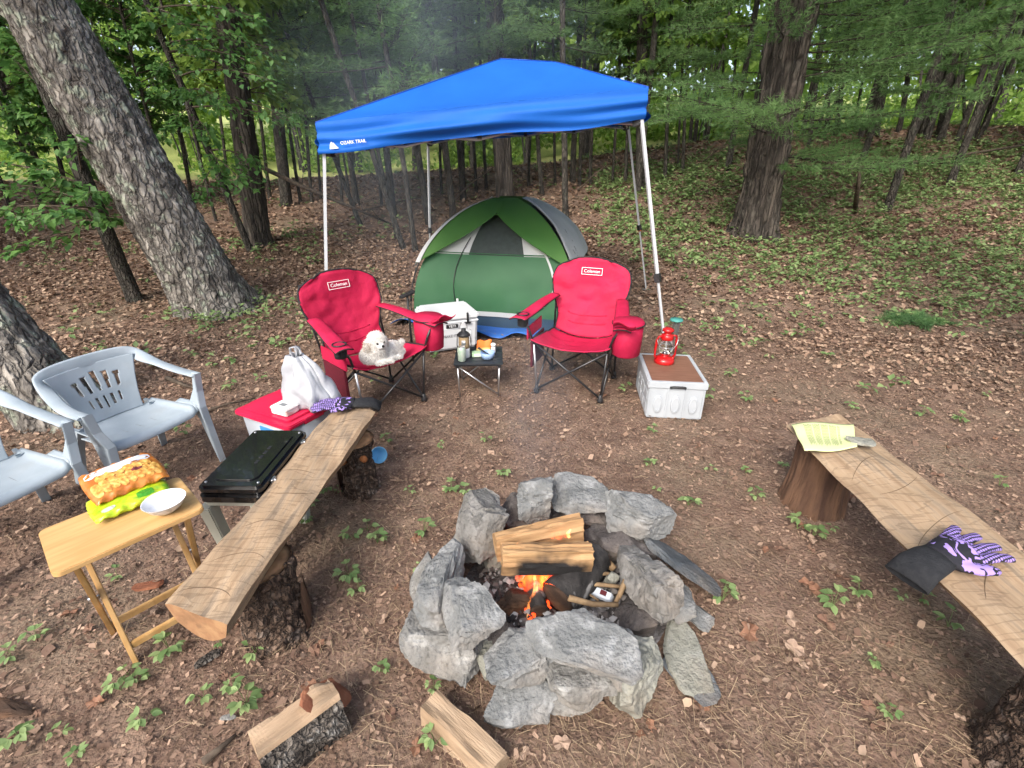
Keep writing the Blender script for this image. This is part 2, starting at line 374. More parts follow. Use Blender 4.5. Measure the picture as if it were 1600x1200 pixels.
M_dead = mat('dead_needle', (.10, .045, .02), (.19, .09, .045), 3, .8, transl=.2)
def trunk_mesh(path, radii, na=10, nr=24, amp=0., fr=18., fz=4., seed=0, flare=0., roots=0):
    path = np.array([tuple(p) for p in path], float); L = np.concatenate([[0], np.cumsum(np.linalg.norm(np.diff(path, axis=0), axis=1))])
    s = np.linspace(0, L[-1], nr); C = np.stack([np.interp(s, L, path[:, i]) for i in range(3)], -1); r = np.interp(s, L, radii)
    if amp == 0: C[1:, :2] += np.cumsum(np.random.default_rng(seed).normal(0, .006, (nr-1, 2)), 0)*(s[1]*3)
    T = np.gradient(C, axis=0); T /= np.linalg.norm(T, axis=1)[:, None]
    A = np.cross(T, [0, 1, 0]); A /= np.linalg.norm(A, axis=1)[:, None]; B = np.cross(A, T)
    th = np.linspace(0, 2*np.pi, na, endpoint=False); ct, st = np.cos(th), np.sin(th)
    rr = r[:, None]*np.ones(na)[None]
    if flare: 
        lob = 1+.35*np.cos(th*roots+seed)+.25*np.cos(th*(roots+2)+1.7*seed) if roots else 1
        rr = rr*(1+flare*np.exp(-s/(.9*radii[0]))[:, None]*lob)
    if amp:
        q = np.stack([np.repeat(ct[None], nr, 0)*r[0]*fr, np.repeat(st[None], nr, 0)*r[0]*fr, np.repeat(s[:, None], na, 1)*fz], -1).reshape(-1, 3)
        n1 = fbm(q, 2, seed); n1b = fbm(q*np.array([1, 1, 2.3])+31, 2, seed+3); big = vn(q*.12, seed+9)
        rid = 1-np.minimum(1, np.abs(n1)*2.3); rid2 = 1-np.minimum(1, np.abs(n1b)*3.2)
        rr = rr+(-amp*np.maximum(rid, rid2*.75)+amp*.7*fbm(q*3, 2, seed+5)*.5+amp*1.3*big).reshape(nr, na)
    V = C[:, None]+A[:, None]*(ct[None]*rr)[..., None]+B[:, None]*(st[None]*rr)[..., None]
    i = (np.arange(nr-1)[:, None]*na+np.arange(na)[None]).ravel(); j = (np.arange(nr-1)[:, None]*na+(np.arange(na)+1)[None] % na).ravel()
    return V.reshape(-1, 3), np.stack([i, j, j+na, i+na], -1)
class Foliage:
    """collects leaf or needle templates and stems into one crown mesh (two materials)"""
    def __init__(s): s.V = []; s.F = []; s.n = 0; s.st = MB()
    def put(s, T, TF, C, Rm, S):
        v, f = scatter(T, TF, np.asarray(C), Rm, S); s.V.append(v); s.F.append(f+s.n); s.n += len(v)
    def mesh(s, name):
        V = np.concatenate(s.V); F = np.concatenate(s.F)
        nv = len(V); sv = np.array(s.st.v, float).reshape(-1, 3); sf = [[f[0]+nv, f[1]+nv, f[2]+nv] for f in s.st.f if len(f) >= 3]+[[f[0]+nv, f[2]+nv, f[3]+nv] for f in s.st.f if len(f) == 4]
        nf = len(F)
        if sf: V = np.concatenate([V, sv]); F = np.concatenate([F, np.array(sf)])
        me = npmesh(name, V, F); mi = np.zeros(len(F), np.int32); mi[nf:] = 1; me.polygons.foreach_set('material_index', mi); return me
NEED = np.array([[-.5, 0, 0], [.5, 0, 0], [0, 1, 0]]); NEEDF = np.array([[0, 1, 2]])
def dir_rot(D, g):
    """rotation matrices whose +Y runs along D, rolled at random"""
    D = D/np.linalg.norm(D, axis=1)[:, None]; up = np.tile([0., 0, 1], (len(D), 1)); A = np.cross(D, up); A += 1e-6; A /= np.linalg.norm(A, axis=1)[:, None]; B = np.cross(A, D)
    t = g.uniform(0, 6.28, len(D)); A2 = A*np.cos(t)[:, None]+B*np.sin(t)[:, None]; B2 = np.cross(A2, D)
    return np.stack([A2, D, B2], -1)
def pine_branch(fo, b, d, L, g, dens=1., needle=.10, wid=.0042):
    """b start, d horizontal direction, L length: twigs in a flat spray, tufts of needles along them"""
    d = np.array(d, float); n = 7; ts = np.linspace(0, 1, n)
    droop = g.uniform(-.22, .10); sag = lambda t: droop*L*t+.10*L*t*t
    wv = g.uniform(-.12, .12, 2); side0 = np.array([-d[1], d[0], 0])
    pts = [tuple(np.array(b)+d*L*t+side0*(wv[0]*math.sin(3*t)+wv[1]*t*t)*L*.4+np.array([0, 0, sag(t)])) for t in ts]
    fo.st.tube(pts, [.010*(1-t*.85)*min(1.3, L/1.6)+.001 for t in ts], 4, cap=False)
    side = np.array([-d[1], d[0], 0]); T = []; D = []
    for t in np.arange(.10, 1.0, .085/dens):
        for sg in (-1, 1):
            l2 = L*(.42*(1-t)+.10)*g.uniform(.6, 1.15); a = g.uniform(.5, .95)
            d2 = d*math.cos(a)+side*sg*math.sin(a)+np.array([0, 0, g.uniform(-.12, .2)]); p0 = np.array(b)+d*L*t+np.array([0, 0, sag(t)])
            fo.st.tube([tuple(p0), tuple(p0+d2*l2)], [.004, .0012], 3, cap=False)
            for q in np.arange(.25, 1.05, .11/max(l2, .12)):
                T.append(p0+d2*l2*q+g.normal(0, .012, 3)); D.append(d2+g.normal(0, .25, 3))
    T.append(np.array(b)+d*L+np.array([0, 0, sag(1)])); D.append(d)
    k = 11; T = np.repeat(np.array(T), k, 0); D = np.repeat(np.array(D), k, 0)
    D = D/np.linalg.norm(D, axis=1)[:, None]+g.normal(0, .62, D.shape)+np.array([0, 0, .12])
    s = g.uniform(.6, 1.1, len(T))*needle
    fo.put(NEED, NEEDF, T, dir_rot(D, g), np.stack([np.full(len(T), wid), s, s], -1))
def pine_crown(seed, z0, z1, nb, l0, l1, dens=1., needle=.10, wid=.0042, sector=None):
    g = np.random.default_rng(seed); fo = Foliage()
    for i in range(nb):
        t = (i+g.random())/nb; z = z0+(z1-z0)*t; a = g.uniform(0, 6.28) if sector is None else g.uniform(*sector)
        L = (l0+(l1-l0)*t)*g.uniform(.6, 1.15)
        pine_branch(fo, (0, 0, z), (math.cos(a), math.sin(a), 0), L, g, dens, needle, wid)
    return fo.mesh('pine_crown')
def spray(fo, b, tip, g, nleaf=60, width=.35, leaf=.085, t0=.25):
    b = np.array(b, float); tip = np.array(tip, float); d = tip-b; L = np.linalg.norm(d); dn = d/L
    side = np.cross(dn, [0, 0, 1]); side /= np.linalg.norm(side)+1e-9
    arch = lambda t: np.array([0, 0, .22*L*t*(1-t)*.8])
    ts = np.linspace(0, 1, 7); fo.st.tube([tuple(b+d*t+arch(t)) for t in ts], [.010*(1-.85*t)*min(1.4, L)+.001 for t in ts], 4, cap=False)
    t = t0+(1-t0)*g.random(nleaf)**.75; off = g.normal(0, 1, nleaf)*width*L*(1.12-t)*.55
    C = b+d*t[:, None]+np.stack([t*0, t*0, .18*L*t*(1-t)], -1)+side*off[:, None]+dn*(np.abs(off)*.4)[:, None]+np.stack([t*0, t*0, g.normal(-.02, .03*L, nleaf)-np.abs(off)*.18], -1)
    base = math.atan2(dn[1], dn[0])-math.pi/2
    yaw = base+np.sign(off)*-1*g.uniform(.2, 1.1, nleaf)+g.normal(0, .35, nleaf)
    fo.put(LEAF, LEAFF, C, rotm(yaw, g.normal(-.42, .42, nleaf), g.normal(0, .42, nleaf)), leaf*g.uniform(.6, 1.25, nleaf))
    for k in range(0, nleaf, 6): fo.st.tube([tuple(b+d*max(t0*.5, t[k]-.12)+arch(t[k])), tuple(C[k])], [.003, .001], 3, cap=False)
def leafy_crown(seed, z0, z1, nb, l0, l1, leaf=.10, nleaf=46):
    g = np.random.default_rng(seed); fo = Foliage()
    for i in range(nb):
        t = (i+g.random())/nb; z = z0+(z1-z0)*t; a = g.uniform(0, 6.28); L = (l0+(l1-l0)*t)*g.uniform(.6, 1.15)
        b = np.array([0, 0, z]); tip = b+np.array([math.cos(a)*L, math.sin(a)*L, L*g.uniform(-.1, .5)])
        spray(fo, b, tip, g, nleaf, .5, leaf)
    return fo.mesh('leaf_crown')
def tree(name, label, cat, base, top, r, L, bark, crown=None, crown_mats=None, group=None, na=10, nr=20, amp=0, flare=.35, cz=1., crz=0., seed=0, taper=.45, **kw):
    base = Vector(base); d = (Vector(top)-base).normalized(); t = thing(name, label, cat, base, 0, group)
    V, F = trunk_mesh([(0, 0, -.15), d*(L*.5), d*L], [r, r*(1+taper)/2, r*taper*.8], na, nr, amp, seed=seed, flare=flare, **kw)
    add('trunk', npmesh('trunk', V, F, True), bark, t)
    if crown is not None:
        c = add('crown', crown, crown_mats, t); q = Vector((0, 0, 1)).rotation_difference(d) @ Euler((0, 0, crz)).to_quaternion()
        c.rotation_euler = q.to_euler(); c.scale = (1, 1, cz)
    return t
def zone(x, y):
    a = 800+FPX*x/(y*CO+SI)                          # bearing, told by the landmarks a viewer can find
    if a < 420: return 'behind the leaning oak'
    if a < 640: return 'left of the dome tent'
    if a < 900: return 'behind the dome tent'
    if a < 1130: return 'right of the dome tent'
    if a < 1330: return 'close beside the massive pine'
    return 'on the slope beyond the massive pine'
KT = {'pine': 'with feathery pine branches', 'pinehi': 'with pine branches high up', 'leafy': 'with broad green leaves', 'leafyn': 'with low leafy sprays', None: 'with bare stem'}
def slim_label(p, r, kind): return ('distant ' if p.y > 16 else '')+('slim' if r > .07 else 'thin')+' dark tree '+KT[kind]+', '+zone(p.x, p.y)
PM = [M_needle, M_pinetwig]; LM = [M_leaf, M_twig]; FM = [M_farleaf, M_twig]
def mk(me, mats):
    for m in mats: me.materials.append(m)
    return me
PINE = [mk(pine_crown(31+i, 1.9, 6.2, 28, 1.7, 2.1, 1., .13, .012), PM) for i in range(4)]
PINEHI = [mk(pine_crown(61+i, 3.0, 6.8, 26, 1.6, 2.0, .9, .13, .013), PM) for i in range(2)]
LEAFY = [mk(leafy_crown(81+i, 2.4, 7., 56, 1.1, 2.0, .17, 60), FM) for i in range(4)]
LEAFYN = [mk(leafy_crown(95+i, 1.5, 7., 80, .9, 1.8, .13, 70), LM) for i in range(2)]
# --- the leaning oak and its neighbour on the left
b = Vector((-3.72, 5.95, 0)); b.z = H(b.x, b.y)-.05
tp = P(56, 0, 5.75)
oak_crown = leafy_crown(7, 6.0, 9.0, 26, 1.2, 2.4, .12, 40)
tree('oak_tree', 'thick grey oak leaning left, lichen on its furrowed bark, left of the canopy', 'tree', b, tp, .37, 9.0, M_oak, oak_crown, LM, None, 150, 420, .024, .55, taper=.72, fr=11., fz=7., seed=3, roots=4)
b = G(104, 662)+Vector((-.05, .15, -.05)); tp = P(-45, 470, b.y)
tree('oak_tree', 'lichen covered grey trunk rising behind the pale plastic chairs', 'tree', b, tp, .25, 7.0, M_oak, leafy_crown(8, 4.6, 7.2, 26, 1.0, 1.8, .12, 40), LM, None, 120, 300, .020, .5, taper=.75, fr=14., fz=8., seed=8, roots=3)
# --- young leafy tree behind the oak: sprays reach both ways
b = ground_hit(213, 470); tp = P(42, 65, b.y-.1)
fo = Foliage(); g = np.random.default_rng(4); dd = (tp-b)
for (px, py, dY, f0, n) in ((25, 345, -1.0, .36, 70), (95, 335, -1.2, .40, 80), (140, 300, -.9, .45, 70), (60, 265, -.7, .45, 90), (10, 225, -.5, .5, 80), (120, 215, -.8, .55, 80), (30, 160, -.3, .6, 90), (175, 345, -.5, .38, 60), (95, 150, .4, .7, 80), (5, 395, -.9, .33, 50),
                            (20, 90, .2, .8, 90), (150, 250, .5, .5, 70), (70, 300, .3, .42, 90), (5, 290, .6, .42, 90), (10, 40, .4, .9, 90), (190, 300, .6, .45, 60), (-40, 250, 0, .5, 90), (-40, 330, -.2, .4, 80)):
    q = P(px, py, b.y+dY); spray(fo, tuple(dd*f0), tuple(q-b), g, n, .42, .105)
cm = fo.mesh('crown'); mk(cm, LM)
t = tree('beech_sapling', 'young leafy tree with dark bent trunk behind the leaning oak', 'tree', b, tp, .095, 7.2, M_darkbark, None, None, None, 14, 60, .004, .6, taper=.6, fr=30, fz=10, roots=4)
add('crown', cm, None, t)
# --- second young tree: its leaves hang right of the oak
b = Vector((-4.6, 8.6, 0)); b.z = H(b.x, b.y); tp = b+Vector((-.5, -.2, 3)); dd = (tp-b)/3
fo = Foliage()
for (px, py, Y, z0, n) in ((430, 128, 7.0, 2.6, 80), (455, 185, 7.2, 2.3, 80), (400, 100, 7.4, 2.9, 90), (470, 195, 7.8, 2.2, 60), (385, 295, 7.0, 1.5, 90), (350, 275, 7.3, 1.6, 90), (405, 255, 7.5, 1.6, 60), (330, 215, 7.2, 2., 90), (300, 150, 7.3, 2.4, 90), (380, 60, 7.5, 3.2, 90), (320, 80, 7.4, 3., 90), (250, 110, 7.6, 2.8, 90), (290, 40, 7.4, 3.4, 90), (410, 30, 7.6, 3.4, 90), (310, 310, 7.5, 1.4, 70), (260, 200, 7.9, 2.2, 80), (350, 160, 7.0, 2.4, 80), (440, 80, 7.7, 3, 80), (220, 40, 7.9, 3.2, 80)):
    q = P(px, py, Y); spray(fo, tuple(dd*z0), tuple(q-b), g, n, .36, .10, .35)
cm = fo.mesh('crown'); mk(cm, LM)
t = tree('maple_sapling', 'young leafy tree spreading pale green sprays right of the leaning oak', 'tree', b, tp, .06, 6.5, M_darkbark, None, None, None, 12, 40, .003, .5, taper=.5, fr=30, fz=10, roots=3)
add('crown', cm, None, t)
# --- the big white pine on the right
b = ground_hit(1176, 366); b.z -= .05; tp = P(1243, 0, b.y-.1)
pc = pine_crown(5, 1.2, 6.2, 60, 2.4, 3.2, 1.5, .12, .0085)
tree('white_pine', 'massive pine with deeply furrowed trunk and feathery low branches on the slope', 'tree', b, tp, .40, 10, M_pinebark, pc, PM, None, 130, 260, .060, .55, taper=.8, fr=9., fz=1.3, seed=5, roots=5)
# --- trunks that can be told apart: base pixel, upper pixel, width in pixels, kind of crown
big = [((404, 382), (352, 0), 44, M_pinebark, 'leafy', 'stout dark trunk with flared foot behind the leaning oak'),
       ((447, 322), (425, 100), 20, M_darkbark, 'pinehi', 'dark trunk just behind the stout flared one'),
       ((790, 318), (772, 0), 34, M_pinebark, 'pine', 'grey brown trunk rising right behind the dome tent'),
       ((1002, 292), (1004, 20), 19, M_darkbark, 'pinehi', 'dark upright trunk behind the right corner of the blue canopy'),
       ((1364, 212), (1396, 45), 19, M_darkbark, 'pine', 'dark trunk on the crest beyond the massive pine')]
GS = 'slim trees of the wood behind the camp'
slim = [((1308, 212), (1322, 80), 11, 'pinehi'), ((1446, 212), (1465, 105), 17, 'pinehi'), ((1471, 214), (1489, 100), 17, 'pinehi'), ((1405, 205), (1418, 118), 10, 'leafy'), ((1538, 192), (1549, 118), 11, 'pinehi'),
        ((1557, 193), (1578, 112), 17, 'pine'), ((1583, 192), (1602, 112), 9, 'leafy'), ((1512, 198), (1508, 130), 6, None), ((1099, 216), (1106, 150), 9, 'pinehi'), ((1114, 214), (1120, 120), 6, None), ((1126, 215), (1131, 100), 6, 'leafy'), ((1141, 214), (1147, 110), 6, None),
        ((650, 392), (594, 20), 11, 'pine'), ((634, 388), (581, 240), 12, None), ((622, 372), (546, 16), 8, 'pinehi'), ((568, 352), (523, 240), 10, 'pine'), ((672, 350), (654, 250), 14, 'pine'), ((709, 345), (700, 260), 15, 'pinehi'), ((849, 305), (841, 228), 9, None), ((885, 342), (877, 20), 13, 'pinehi'),
        ((745, 300), (738, 200), 7, None), ((760, 296), (752, 100), 7, 'pine'), ((826, 290), (838, 0), 6, None), ((868, 288), (861, 0), 6, 'leafy'), ((905, 290), (908, 200), 7, None), ((922, 288), (930, 40), 8, 'pinehi'), ((958, 286), (962, 200), 6, None), ((978, 285), (982, 60), 7, 'leafy'),
        ((470, 318), (452, 200), 7, None), ((486, 316), (468, 60), 7, 'pine'), ((420, 310), (398, 120), 7, 'leafy'), ((500, 310), (490, 150), 5, None), ((533, 315), (512, 60), 6, 'pine'), ((548, 318), (530, 200), 5, None), ((596, 322), (578, 90), 6, None), ((612, 318), (600, 150), 5, 'pine'), ((690, 305), (684, 100), 6, None), ((725, 300), (722, 120), 5, 'pine'),
        ((300, 318), (262, 120), 8, 'leafyn'), ((268, 330), (215, 120), 7, 'leafyn'), ((338, 345), (320, 270), 6, None), ((360, 335), (345, 180), 6, 'leafy'), ((70, 345), (10, 150), 6, 'leafyn'), ((150, 335), (110, 160), 6, 'leafyn'), ((110, 330), (40, 60), 9, 'leafy'),
        ((1040, 280), (1046, 130), 8, 'pine'), ((1068, 270), (1077, 60), 7, 'leafy'), ((1060, 262), (1066, 150), 5, None), ((1265, 230), (1285, 60), 8, 'pinehi'), ((1290, 215), (1303, 90), 6, None), ((1335, 205), (1350, 100), 6, 'leafy'), ((1430, 195), (1446, 80), 6, None), ((1495, 192), (1512, 40), 7, 'pine'), ((1525, 190), (1545, 50), 6, None), ((1210, 240), (1225, 90), 7, None), ((1570, 188), (1596, 40), 6, 'leafy')]
def crown_of(kind, i):
    if kind == 'pine': return PINE[i % 4]
    if kind == 'pinehi': return PINEHI[i % 2]
    if kind == 'leafy': return LEAFY[i % 4]
    if kind == 'leafyn': return LEAFYN[i % 2]
for i, (bp, up, wpx, bk, kind, lab) in enumerate(big):
    b = ground_hit(*bp); zc = b.y*CO+(CAM_H-b.z)*SI; r = wpx/2*zc/FPX
    tree('forest_tree', lab, 'tree', b-Vector((0, 0, .05)), P(*up, b.y), r*.85, 12, bk, crown_of(kind, i), None, None, 28 if wpx < 30 else 64, 60 if wpx < 30 else 160, r*.09, .5, 1, i*1.3, i, .6, roots=4, fr=2.2/r, fz=3.)
for i, (bp, up, wpx, kind) in enumerate(slim):
    b = ground_hit(*bp); zc = b.y*CO+(CAM_H-b.z)*SI; r = max(.02, wpx/2*zc/FPX*.74)
    tree('forest_tree', slim_label(b, r, kind), 'tree', b-Vector((0, 0, .05)), P(*up, b.y), r, 10, M_darkbark, crown_of(kind, i) if kind else None, None, GS, 9, 22, 0, .3, 1, i*2.1, i, .5)
# deeper wood: more slim trees between and behind
for i in range(105):
    Y = 12.5+13*((i*.618) % 1); X = (-1.12+2.24*((i*.381+.13) % 1))*Y*rnd.uniform(.96, 1.04)
    b = Vector((X, Y, H(X, Y)-.05)); r = rnd.uniform(.025, .085)
    kind = ('leafy', 'pinehi', 'leafy', 'pine', 'leafy')[i % 5] if X < 4 else ('leafy', 'pine', 'pinehi', 'leafy', 'pine')[i % 5]
    tree('forest_tree', slim_label(b, r, kind if i % 5 == 0 else None), 'tree', b, b+Vector((rnd.gauss(0, .05), rnd.gauss(0, .04), 1)), r, rnd.uniform(9, 12), M_darkbark, crown_of(kind, i) if i % 5 == 0 else None, None, GS, 8, 16, 0, .3, rnd.uniform(.9, 1.25), i*1.7, i, .5)
# pines that carry the feathery green in front of the wood, right and centre
for i, (X, Y, kind) in enumerate(((7.6, 10.2, 'pine'), (9.8, 11.5, 'pine'), (11.9, 12.2, 'pine'), (8.8, 13.2, 'pine'), (12.4, 14.8, 'pinehi'), (3.0, 12.2, 'pine'), (5.6, 13.5, 'pine'), (-2.6, 11.0, 'pine'), (-1.2, 12.6, 'pine'), (-3.8, 12.4, 'pine'), (1.6, 13.6, 'pine'), (13.5, 11.0, 'pine'))):
    b = Vector((X, Y, H(X, Y)-.05))
    tree('young_pine', 'young pine with tiers of soft feathery branches, '+zone(X, Y), 'tree', b, b+Vector((.02*X/Y, 0, 1)), .075, 11, M_darkbark, crown_of(kind, i), None, 'young pines of the wood', 10, 24, 0, .3, 1.05, i*1.1, i, .5)
# the wood goes on to both sides of the view
for i in range(34):
    s = -1 if i % 2 else 1; Y = 2.5+13*((i*.618) % 1); X = s*(Y*1.16+2.2+5*((i*.381) % 1))
    b = Vector((X, Y, H(X, Y)-.05)); kind = ('leafyn', 'pine', 'leafy')[i % 3]
    tree('forest_tree', slim_label(b, .12, kind), 'tree', b, b+Vector((rnd.gauss(0, .05), rnd.gauss(0, .04), 1)), rnd.uniform(.06, .15), 10, M_darkbark, crown_of(kind, i), None, GS, 9, 18, 0, .3, 1.1, i*1.7, i, .5)
# the far wood closes the view
def far_wood():
    g = np.random.default_rng(12); n = 230000
    a = g.uniform(-1.38, 1.38, n); Y = g.uniform(25, 44, n); X = np.tan(a*.86)*Y; zt = .3+16*g.random(n)**1.1; gz = Hn(X, Y)
    cl = fbm(np.stack([X*.33, Y*.33, zt*.42], -1), 3, 2); hole = np.where((X < -9) & (zt > 7), .22, -.04); ok = (cl > hole-.10*(zt < 4)*0) & (zt > .6+1.2*vn(np.stack([X*.3, Y*.3, X*0], -1), 8))
    C = np.stack([X, Y, gz+zt], -1)[ok]; k = len(C)
    v, f = scatter(LEAF2, LEAF2F, C, rotm(g.uniform(0, 6.28, k), g.uniform(-1.3, 1.3, k), g.normal(0, .7, k)), g.uniform(.26, .55, k))
    n2 = 60000; Y2 = g.uniform(20.5, 27, n2); X2 = np.tan(g.uniform(-.92, .92, n2))*Y2; z2 = g.random(n2)**1.6*1.5; cl = fbm(np.stack([X2*.5, Y2*.5, z2], -1), 3, 6)
    ok = cl > .08; C2 = np.stack([X2, Y2, Hn(X2, Y2)+z2], -1)[ok]; k2 = len(C2)
    v2, f2 = scatter(LEAF2, LEAF2F, C2, rotm(g.uniform(0, 6.28, k2), g.uniform(-1.2, 1.2, k2), g.normal(0, .6, k2)), g.uniform(.12, .28, k2)); f2 = f2+len(v); v = np.concatenate([v, v2]); f = np.concatenate([f, f2])
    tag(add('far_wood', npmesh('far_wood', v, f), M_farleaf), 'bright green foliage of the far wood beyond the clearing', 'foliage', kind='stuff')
far_wood()
# fallen and leaning dead wood
def dead_branch(pts, r, label, name='fallen_branch', cat='branch', twigs=0, group=None):
    p0 = Vector(pts[0]); m = MB(); q = [Vector(p)-p0 for p in pts]
    m.tube(q, [r*(1-.6*i/(len(q)-1)) for i in range(len(q))], 7)
    for k in range(twigs):
        t = rnd.uniform(.3, .95)*(len(q)-1); i = min(int(t), len(q)-2); a = q[i].lerp(q[i+1], t-i)
        m.tube([a, a+Vector((rnd.uniform(-.4, .4), rnd.uniform(-.2, .2), rnd.uniform(.1, .4)))*(r*14)], [r*.35, r*.1], 5)
    return tag(m.build(name, M_twig, None, True, loc=p0), label, cat, group)
gh = lambda x, y, dz=.02: ground_hit(x, y)+Vector((0, 0, dz))
dead_branch([P(398, 256, 9.6), P(470, 290, 9.2), P(545, 322, 8.9), gh(612, 352)], .045, 'long dead branch leaning down towards the ground behind the canopy leg', twigs=5)
dead_branch([gh(1240, 268, .35), P(1330, 262, 12.2), P(1440, 252, 12.5), gh(1600, 246, .3)], .06, 'fallen grey trunk lying along the slope right of the massive pine', 'fallen_log', 'log', 4)
dead_branch([gh(262, 594), gh(290, 606), gh(318, 613)], .02, 'short dark branch on the soil right of the pale plastic chair')
dead_branch([gh(318, 648), gh(360, 634), gh(400, 626)], .012, 'thin dark stick on the soil left of the red tote lid')
dead_branch([gh(1335, 332, 0), P(1341, 290, 9.6), P(1345, 245, 9.6)], .05, 'broken dead stem standing alone on the green slope', 'dead_stem', 'tree stem', 3)
dead_branch([gh(320, 1200), gh(345, 1178), gh(372, 1155)], .014, 'grey lichened stick lying beside the bark covered split log')
for k, (a, c) in enumerate((((250, 360), (330, 330)), ((60, 380), (130, 345)), ((560, 330), (720, 300)), ((900, 300), (960, 250)), ((1090, 260), (1150, 215)), ((1060, 310), (1170, 300)), ((1230, 330), (1300, 300)), ((700, 320), (770, 262)))):
    A = ground_hit(*a); B = P(*c, A.y+.4); B.z = max(B.z, H(B.x, B.y)+.1)
    dead_branch([A, A.lerp(B, .5)+Vector((0, 0, .05)), B], .022, 'bare dead branch tangled among the trunks '+zone(A.x, A.y), group='dead branches in the wood', twigs=7)
# ================================================================== the camp: canopy
M_blue = mat('blue_polyester', (.009, .105, .46), (.011, .12, .51), 3, .6, .10, 14, transl=.10, spec=.2)
M_whitemetal = mat('white_steel', (.46, .48, .50), (.40, .42, .44), 6, .4, metal=.0, spec=.5)
M_black = mat('black_plastic', (.016, .016, .018), (.03, .03, .032), 12, .45)
M_blackcloth = mat('black_cloth', (.012, .012, .014), (.024, .024, .026), 30, .85, .3, 90)
M_white = mat('white_print', (.80, .81, .82), rough=.6)
M_orange = mat('orange_tape', (.75, .16, .04), rough=.5)
M_steel = mat('bright_steel', (.55, .56, .58), rough=.28, metal=.9)
M_darksteel = mat('black_steel', (.02, .02, .022), rough=.35, spec=.6)
cF = dict(FL=(Vector((-1.60, 3.75, 0)), Vector((-1.46, 4.10, 1.80))), FR=(Vector((1.335, 3.665, 0)), Vector((.945, 3.95, 2.005))),
          BR=(Vector((1.87, 6.55, 0)), Vector((1.36, 6.30, 2.12))), BL=(Vector((-1.16, 6.75, 0)), Vector((-1.02, 6.45, 1.955))))
for k in cF: cF[k][0].z = H(cF[k][0].x, cF[k][0].y)
can = thing('pop_up_canopy', 'blue pop-up canopy on white slanted steel legs sheltering the red chairs', 'canopy', cF['FL'][0])
O = cF['FL'][0]
for k, (ft, tp) in cF.items():
    d = tp-ft; m = MB(); mid = ft.lerp(tp, .44 if k in ('FL', 'FR') else .42)
    leg = MB().tube([mid-O, tp-O+d.normalized()*.12], .0165, 4).build('leg', M_whitemetal, can)
    MB().tube([ft-O+Vector((0, 0, .01)), mid-O+d.normalized()*.05], .0125, 4).build('lower_leg', M_whitemetal, leg)
    MB().box(mid-O, (.046, .046, .07), d.to_track_quat('Z', 'Y').to_matrix()).build('collar', M_black, leg, bevel=.004)
    MB().box((tp-O).lerp((cF['FL'][1]+cF['FR'][1]+cF['BL'][1]+cF['BR'][1])/4-O, .025)+d.normalized()*.0, (.055, .055, .09), d.to_track_quat('Z', 'Y').to_matrix()).build('slider', M_black, leg, bevel=.004)
    MB().box(ft-O+Vector((0, 0, .006)), (.09, .09, .008)).build('foot', M_steel, leg)
    if k == 'BR': MB().tube([ft.lerp(tp, .40)-O, ft.lerp(tp, .425)-O], .022, 8).build('orange_band', M_orange, leg)
FL, FR, BR, BL = (cF[k][1]-O for k in ('FL', 'FR', 'BR', 'BL'))
def truss(a, b):
    m = MB(); n = 4; mid = (FL+FR+BL+BR)/4; a = a.lerp(mid, .04); b = b.lerp(mid, .04)
    for i in range(n):
        p, q = a.lerp(b, i/n)+Vector((0, 0, .075)), a.lerp(b, (i+1)/n)+Vector((0, 0, .075)); dz = Vector((0, 0, .10)); s1 = 1 if i % 2 == 0 else -1
        o = (b-a).cross(Vector((0, 0, 1))).normalized()*.012
        m.tube([p-dz*(.25 if s1 > 0 else 1)+o, q-dz*(1 if s1 > 0 else .25)+o], .010, 4); m.tube([p-dz*(1 if s1 > 0 else .25)-o, q-dz*(.25 if s1 > 0 else 1)-o], .010, 4)
    return m
for a, b in ((FL, FR), (FR, BR), (BR, BL), (BL, FL)): truss(a, b).build('truss_bar', M_whitemetal, can)
for a, b in ((FL, FR), (FR, BR), (BR, BL), (BL, FL)):
    for t in (.25, .5, .75): MB().box(a.lerp(b, t).lerp((FL+FR+BL+BR)/4, .05)+Vector((0, 0, .0)), (.035, .035, .055)).build('bracket', M_black, can)
up = Vector((0, 0, .055)); rA = P(782, 92, 5.2)-O; rB = P(868, 97, 5.25)-O
for c in (FL, FR, BL, BR): MB().tube([c+Vector((0, 0, .06)), (rA if c in (FL, BL) else rB)-Vector((0, 0, .12))], .010, 4).build('roof_pole', M_whitemetal, can)
ctr = (FL+FR+BL+BR)/4
def corner(c): return c+(c-ctr).normalized()*.035+Vector((0, 0, .195))
q = dict(FL=corner(FL), FR=corner(FR), BR=corner(BR), BL=corner(BL))
roof = MB()
def panel(a, b, ra, rb, seed):
    n = (b-a).cross(ra-a).normalized()
    def fn(u, v):
        p = (a.lerp(b, u)).lerp(ra.lerp(rb, u), v); s = -.095*math.sin(math.pi*min(1, v*1.05))*math.sin(math.pi*u)**.7
        s += .012*math.sin(11*u+3*v+seed)*v*(1-v)+.02*v*(1-v)**3*math.sin(5*math.pi*u+seed)*math.sin(math.pi*u)
        return p+n*s
    roof.grid(fn, 36, 20); return fn
pF = panel(q['FL'], q['FR'], rA, rB, 0); panel(q['FR'], q['BR'], rB, rB+Vector((.0, .02, 0)), 1); pB = panel(q['BR'], q['BL'], rB+Vector((0, .02, 0)), rA+Vector((0, .02, 0)), 2); panel(q['BL'], q['FL'], rA+Vector((0, .02, 0)), rA, 3)
ro = roof.build('roof_fabric', M_blue, can, True)
M_seam = mat('blue_seam', (.006, .055, .34), rough=.6)
for fn_, u_ in ((pF, 0), (pF, 1), (pB, 0), (pB, 1)): MB().tube([fn_(u_, t)+Vector((0, 0, .001)) for t in np.linspace(0, 1, 14)], .005, 5).build('seam', M_seam, ro, True)
